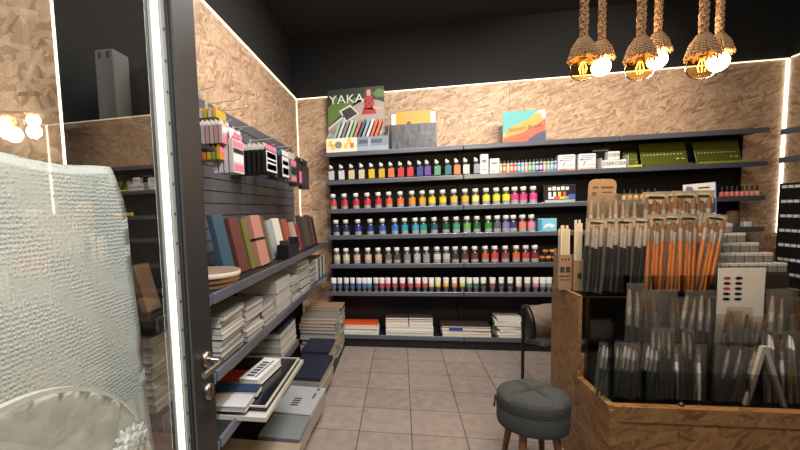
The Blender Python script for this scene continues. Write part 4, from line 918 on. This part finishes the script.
for k in range(5):
    for j in range(2):
        xx_ = x0+.012+k*(x1-x0-.024)/5
        tag(MB().box(xx_, xx_+(x1-x0)*.165, 2.568+j*.034, 2.574+j*.034, .9505, .9505+.36-.02*((k+j) % 3)).build('wooden_slat', CREAM), '%s cream slat from left in the %s row of the corner dispenser' % (ORD[k+1], ('front', 'back')[j]), 'slat', 'cream slats in the corner dispenser')
o, x0, x1 = slat_box(571, 583, 2.58, .9455, .17, .4, 'plain kraft dispenser with one round icon beside the corner one', [(.3, .7, .4, .58)])
for k in range(4):
    xx_ = x0+.012+k*(x1-x0-.024)/4
    tag(MB().box(xx_, xx_+(x1-x0)*.18, 2.572, 2.578, .9505, .9505+.39-.02*(k % 2)).build('wooden_slat', CREAM), '%s cream slat from left in the plain kraft dispenser' % ORD[k+1], 'slat', 'cream slats in the plain dispenser')
# kraft header card
y = 2.70; xa, xb = float(at(587, 195, Y=y)[0]), float(at(615, 195, Y=y)[0]); w = (xb-xa)/2; zb_ = .95
zt_ = float(at(600, 179, Y=y)[2]); r = .035
pts = [(-w, 0), (w, 0)]+[(w-r+r*math.cos(a), zt_-zb_-r+r*math.sin(a)) for a in (0, .4, .8, 1.2, PI/2)]+[(-w+r+r*math.cos(a), zt_-zb_-r+r*math.sin(a)) for a in (PI/2, 1.95, 2.35, 2.75, PI)]
o = thing('header_card', ((xa+xb)/2-.01, y, zb_), 'rounded kraft header card standing behind the brush packs', 'card', rot=(0, .03, 0))
MB().poly(pts, .005, 'Y').build('card', KRAFT, o)
H_ = zt_-zb_
p = MB().box(-w*.7, -w*.3, -.001, -.0002, H_-.055, H_-.043).box(-w*.1, w*.8, -.001, -.0002, H_-.055, H_-.043).box(w*.0, w*.7, -.001, -.0002, H_-.08, H_-.073).box(-w*.75, -w*.4, -.001, -.0002, H_-.1, H_-.075)
p.build('print', mat('brown_print', (70, 56, 44), .7), o)
# white and blue booklet card
y = 2.72; xa, xb = float(at(690, 195, Y=y)[0]), float(at(722.5, 195, Y=y)[0]); w = (xb-xa)/2; zt_ = float(at(705, 183, Y=y)[2])
o = thing('info_card', ((xa+xb)/2, y, .95), 'white information card with blue edge behind the orange brushes', 'card', rot=(0, -.06, 0)); H_ = zt_-.95
MB().box(-w, w, 0, .006, 0, H_).build('card', mat('pale_blue_white', (196, 200, 206), .5), o)
p = MB().box(w*.3, w*.92, -.001, -.0002, H_-.17, H_-.085, 0).poly([(-w*.9, H_-.03), (-w*.3, H_-.05), (-w*.5, H_-.015), (-w*.8, H_-.01)], .001, 'Y', 1, T=tr(0, -.0012, 0)).box(-w*.1, w*.6, -.001, -.0002, H_-.03, H_-.022, 0).box(0, w*.5, -.001, -.0002, H_-.07, H_-.06, 0).box(w*.94, w, -.001, -.0002, 0, H_, 2)
p.build('print', [mat('dark_print', (46, 48, 56), .6), col(84, 100, 150), col(60, 110, 190)], o)
# stepped pile of small clear boxes
def nib():
    o = thing('nib_box', (0, 0, 0), '', 'plastic box')
    MB().bbox(-.019, .019, -.019, .019, 0, .03, .003).build('box_base', mat('milky_plastic', (104, 103, 99), .3), o)
    MB().bbox(-.02, .02, -.02, .02, .0305, .05, .004).build('lid', mat('clear_lid', (158, 157, 152), .15), o)
    return o
NB = nib(); ROWS = [(8, 0), (7, 1), (6, 2), (5, 3), (4, 4), (3, 5)]
for n_, r_ in ROWS:
    for k in range(n_):
        x = float(at(701, 262, Y=2.60)[0])+.028+k*.0425
        place(NB, (x, 2.55+.03*r_, 1.045+.0505*r_), 'small clear box, %s from left in %s of the stepped pile' % (ORD[k+1], 'the front row' if r_ == 0 else 'the %s row up' % ORD[r_+1]), 'small clear boxes in the stepped pile', None)
x = float(at(701, 262, Y=2.60)[0])
o = thing('stepped_riser', (x+.18, 2.62, RZ1), 'clear stepped riser under the pile of small clear boxes', 'riser')
for n_, r_ in ROWS: MB().box(-.175, -.175+.0425*n_+.01, -.0895+.03*r_, -.0605+.03*r_, 0, 1.0445-RZ1+.0505*r_).build('step', mat('smoked_step', (44, 42, 40), .3), o)
# white swatch card
y = 2.372; xa, xb = float(at(718, 285, Y=y)[0]), float(at(765, 285, Y=y)[0]); w = (xb-xa)/2; zt_ = float(at(740, 268, Y=y)[2]); zb_ = .93
o = thing('swatch_card', ((xa+xb)/2, y, RZ0+.004), 'white card with rows of red and black ovals above the knives', 'card'); H_ = zt_-RZ0-.004
MB().box(-w, w, 0, .004, 0, H_).build('card', mat('swatch_white', (186, 181, 172), .5), o)
p = MB()
for j in range(5):
    for i in range(2):
        cx_, cz_ = -w*.62+i*w*.5, H_-.05-j*.026
        p.lathe([(.016, 0), (.016, .001)], n=14, m=1 if j in (0, 2) and i == 0 else 0, T=tr(cx_, -.0004, cz_) @ Matrix.Diagonal((1.0, 1, .45, 1)) @ rotx(PI/2), sm=False)
p.build('ovals', [BLACK, col(150, 40, 44)], o)

# ------------------------------------------------------------------ stool
stool = thing('stool', (.682, 2.345, 0), 'round dark grey upholstered stool with button-creased top and wooden legs', 'stool')
bm = bmesh.new(); nr, na = 14, 48
prof = [(.0, .452), (.05, .451), (.10, .449), (.145, .442), (.168, .428), (.178, .41), (.18, .385), (.178, .366)]
def ring(prof, crease):
    vs, fs = [], []
    for i, (r, z) in enumerate(prof):
        for k in range(na):
            a = 2*PI*k/na; x, y = r*math.cos(a), r*math.sin(a); dz = 0
            if crease and z > .42:
                for ang in (.5, .5+PI/2):
                    dist = abs(x*math.sin(ang)-y*math.cos(ang)); dz -= .034*math.exp(-(dist/.011)**2)*(.6+.4*min(1, r/.1))
                dz -= .02*math.exp(-(r/.02)**2)
            vs.append((x, y, z+dz))
    for i in range(len(prof)-1):
        for k in range(na): fs.append((i*na+k, i*na+(k+1) % na, (i+1)*na+(k+1) % na, (i+1)*na+k))
    return vs, fs
fine = []
for i in range(len(prof)-1):
    for s_ in range(4):
        f = s_/4; fine.append((prof[i][0]+(prof[i+1][0]-prof[i][0])*f, prof[i][1]+(prof[i+1][1]-prof[i][1])*f))
fine[0] = (.001, .452); fine.append(prof[-1])
m_ = MB(); m_._add(*ring(fine, True), 0, True); m_.build('cushion', STOOLM, stool)
m_ = MB(); m_.lathe([(.10, .247), (.155, .249), (.175, .258), (.1795, .28), (.1795, .362), (.176, .366)], n=48).build('upholstered_base', STOOLM, stool)
MB().lathe([(.1805, .361), (.183, .3645), (.1805, .368)], n=48).build('piping', mat('dark_piping', (40, 43, 44), .8), stool)
MB().tube([(.19*math.cos(a), .19*math.sin(a), .37-.05*math.sin(k/8*PI)) for k, a in enumerate([PI*.86+.25*q_/8*PI*.5 for q_ in range(9)])], .005, 8).build('strap', mat('strap_leather', (44, 38, 34), .5), stool)
for k in range(4):
    a = PI/4+k*PI/2+.15
    MB().tube([(.155*math.cos(a), .155*math.sin(a), .0), (.115*math.cos(a), .115*math.sin(a), .246)], .013, 12, r2=.021).build('leg', WOOD, stool)

# ------------------------------------------------------------------ roll on a black pole, behind the stand
y = 3.2; q = at(523, 322, Y=y); xa = float(q[0]); zr = float(q[2]); xb = float(at(549, 322, Y=y)[0])+.1
foot = at(521, 380, Y=y)
o = thing('canvas_roll_stand', (xa, y, 0), 'black pole stand holding a plastic-wrapped canvas roll beside the brush stand', 'stand')
rr = .125
MB().tube([(0, 0, .012), (0, 0, zr+.1)], .011, 12).build('pole', BLACK, o)
MB().lathe([(.14, 0), (.14, .008), (.03, .014)], n=28).build('base_plate', BLACK, o)
MB().lathe([(rr*.72, 0), (rr, .004), (rr, .035), (rr*.72, .04)], n=32, T=tr(.015, 0, zr) @ roty(PI/2-.12) @ rotz(0)).build('end_ring', BLACK, o)
MB().lathe([(rr*.55, .0), (rr*.7, .002), (rr*.93, .05), (rr*.9, .1), (rr*.94, .15), (rr*.88, .24)], n=32, T=tr(.015, 0, zr) @ roty(PI/2-.12)).build('canvas_roll', mat('beige_canvas', (120, 104, 92), .7, bump=(24, .8)), o)
bm = bmesh.new(); bmesh.ops.create_icosphere(bm, subdivisions=3, radius=1)
for v in bm.verts:
    s_ = 1+.2*math.sin(v.co.x*9+v.co.z*7)*math.sin(v.co.y*8-v.co.z*6); v.co = Vector((v.co.x*.11*s_+.12, v.co.y*.1*s_, v.co.z*.05*s_+zr-.11))
MB().bm(bm, 0, None, True).build('plastic_wrap', SLEEVE, o)

# ------------------------------------------------------------------ right wall shelving and black rack
u = thing('shelving_unit', (3.22, 3.05, 0), 'black shelving along the right wall, at the photo right edge', 'shelves')
MB().box(.205, .22, -.95, .95, 0, 2.0).build('back_panel', BLACKM, u)
MB().box(-.2, .204, -.95, .95, 0, .088).build('plinth', SHELFM, u)
for zz in (1.92, 1.70):
    s = MB().box(-.235, .204, -.95, .95, zz+.012, zz+.032).build('shelf', SHELFM, u)
    MB().bbox(-.253, -.236, -.95, .95, zz-.002, zz+.044, .005).build('price_rail', RAILM, s)
o = thing('display_rack', (3.02, 3.62, .089), 'black rack with rows of white tags at the right photo edge', 'rack')
MB().box(-.02, .02, -.4, .4, 0, 1.45).build('panel', BLACKM, o)
for k in range(8):
    zz = 1.41-k*.115
    p = MB()
    for j in range(14): p.box(-.0225, -.0205, -.385+j*.055, -.385+j*.055+.045, zz, zz+.022)
    p.build('tag_row', WHITE, o)
for k in range(4):
    tag(MB().bbox(3.1+.0, 3.3, 3.42+k*.13, 3.53+k*.13, 1.7325, 1.7325+.1, .004).build('boxed_set', [LP, mat('dark_box', (70, 66, 62), .6)][k % 2]), '%s boxed set from the near end on the right wall shelf' % ORD[k+1], 'box', 'boxed sets on the right wall shelf')

# ------------------------------------------------------------------ pendant lamps on rope
PEND = [((583, 68), 1.80, 0, 'clear rope pendant bulb at front of the left pair'), ((601, 67), 2.08, 1, 'bright rope pendant bulb at rear of the left pair'), ((640, 68), 1.80, 0, 'clear rope pendant bulb at front of the middle pair'), ((657, 60), 2.10, 1, 'bright rope pendant bulb at rear of the middle pair'), ((702, 66), 1.80, 0, 'clear rope pendant bulb at front of the right pair'), ((718, 62), 2.08, 1, 'bright rope pendant bulb at rear of the right pair')]
for (px, y, lit, lab) in PEND:
    q = at(px[0], px[1], Y=y); zc = float(q[2]); R_ = .047
    o = thing('pendant_lamp', (q[0], y, zc), lab, 'pendant lamp', 'rope pendant lamps')
    p = MB(); ln = ZC-zc-.012-.10; npt = int(ln/.0085)
    for j in range(3):
        p.tube([(.0078*math.cos(2*PI*(i_*.0085/.07+j/3)), .0078*math.sin(2*PI*(i_*.0085/.07+j/3)), .10+ln*i_/npt) for i_ in range(npt+1)], .0088, 6)
    p.build('rope', ROPE, o)
    p_ = MB().lathe([(.043, 0), (.045, .008), (.041, .026), (.033, .045), (.022, .06), (.016, .07)], (0, 0, .036), 18)
    for k in range(34):
        a = 2*PI*k/34; j_ = random.uniform(-.12, .12); p_.tube([(.017*math.cos(a), .017*math.sin(a), .108), (.024*math.cos(a), .024*math.sin(a), .096), (.036*math.cos(a+j_*.4), .036*math.sin(a+j_*.4), .078), (.046*math.cos(a+j_), .046*math.sin(a+j_), .044)], .0042, 5)
    p_.build('rope_shade', ROPE, o)
    p = MB()
    for k in range(26):
        a = 2*PI*k/26; p.tube([(.044*math.cos(a), .044*math.sin(a), .05), (.048*math.cos(a), .048*math.sin(a), .038), (.052*math.cos(a+.1), .052*math.sin(a+.1), .026+.006*((k*5) % 3))], .0038, 5)
    p.build('rope_fringe', ROPE, o)
    MB().lathe([(.014, .028), (.014, .085), (.01, .088)], n=12).build('socket', NICKEL, o)
    prof = [(.002, -R_)]+[(R_*math.sin(a), -R_*math.cos(a)) for a in [PI*k/14 for k in range(1, 12)]]+[(.015, .04), (.013, .05)]
    if lit:
        MB().lathe([(r*.8, z_*.8) for r, z_ in prof], n=22).build('bulb', BULBLIT, o)
    else:
        MB().lathe(prof, n=22).build('bulb', BULB, o)
        p = MB()
        for k in range(6):
            a = 2*PI*k/6; p.tube([(.006*math.cos(a), .006*math.sin(a), .022), (.014*math.cos(a), .014*math.sin(a), -.002), (.009*math.cos(a), .009*math.sin(a), -.02)], .0013, 5)
        p.tube([(0, 0, .03), (0, 0, -.005)], .003, 6, m=1)
        p.build('filament', [FILAMENT, mat('glass_stem', (210, 180, 120), .2)], o)
    MB().lathe([(.04, ZC-zc-.012), (.04, ZC-zc-.0005)], n=20).build('ceiling_rose', BLACK, o)
    L = bpy.data.lights.new('pendant_light', 'POINT'); L.energy = 16 if lit else 2; L.color = (1, .72, .42); L.shadow_soft_size = .04
    lo = bpy.data.objects.new('pendant_light', L); COL.objects.link(lo); lo.location = (float(q[0]), y, zc-.065)

# ------------------------------------------------------------------ ceiling spots of the shop, plus added fill lights
def spot(loc, tgt, e, ang, blend, c, size=.06):
    L = bpy.data.lights.new('ceiling_or_fill_spot', 'SPOT'); L.energy = e; L.spot_size = math.radians(ang); L.spot_blend = blend; L.color = c; L.shadow_soft_size = size
    o = bpy.data.objects.new('ceiling_or_fill_spot', L); COL.objects.link(o); o.location = loc
    o.rotation_euler = (Vector(tgt)-Vector(loc)).to_track_quat('-Z', 'Y').to_euler(); return o
def area(loc, rot, e, sx, sy, c):
    L = bpy.data.lights.new('added_fill_light', 'AREA'); L.shape = 'RECTANGLE'; L.size = sx; L.size_y = sy; L.energy = e; L.color = c
    o = bpy.data.objects.new('added_fill_light', L); COL.objects.link(o); o.location = loc; o.rotation_euler = rot; return o
WARM = (1, .86, .70); NEUT = (1, .945, .88); COOL = (1, .97, .94)
spot((.9, 2.2, 3.2), (.1, 4.5, 1.6), 122, 75, .8, NEUT)
spot((1.5, 2.3, 3.2), (1.0, 4.5, 1.6), 95, 75, .8, NEUT)
spot((2.2, 2.4, 3.2), (1.7, 4.6, 2.25), 175, 66, .8, WARM)
spot((.6, 1.6, 3.2), (-1.0, 3.0, 1.75), 72, 78, .9, COOL)
spot((.2, .6, 3.2), (-.7, 2.4, .6), 45, 80, .9, COOL)
area((.3, 2.7, 3.28), (0, 0, 0), 60, 1.2, 1.6, NEUT)  # added soft fill from overhead, not a real panel lamp
area((.5, .1, 3.2), (math.radians(28), 0, 0), 60, 1.2, .6, COOL)  # added frontal fill to lift the brush stand, stool and floor
spot((.1, .45, 3.2), (-.8, .75, 1.15), 470, 50, .8, (.97, .98, 1))  # added spot, only brightens the bubble wrap behind the door glass
W = bpy.data.worlds.new('world'); SC.world = W; W.use_nodes = True
W.node_tree.nodes['Background'].inputs['Color'].default_value = (.9, .92, 1, 1); W.node_tree.nodes['Background'].inputs['Strength'].default_value = .06
SC.view_settings.view_transform = 'Standard'; SC.view_settings.look = 'None'; SC.view_settings.gamma = 1; SC.view_settings.exposure = 0
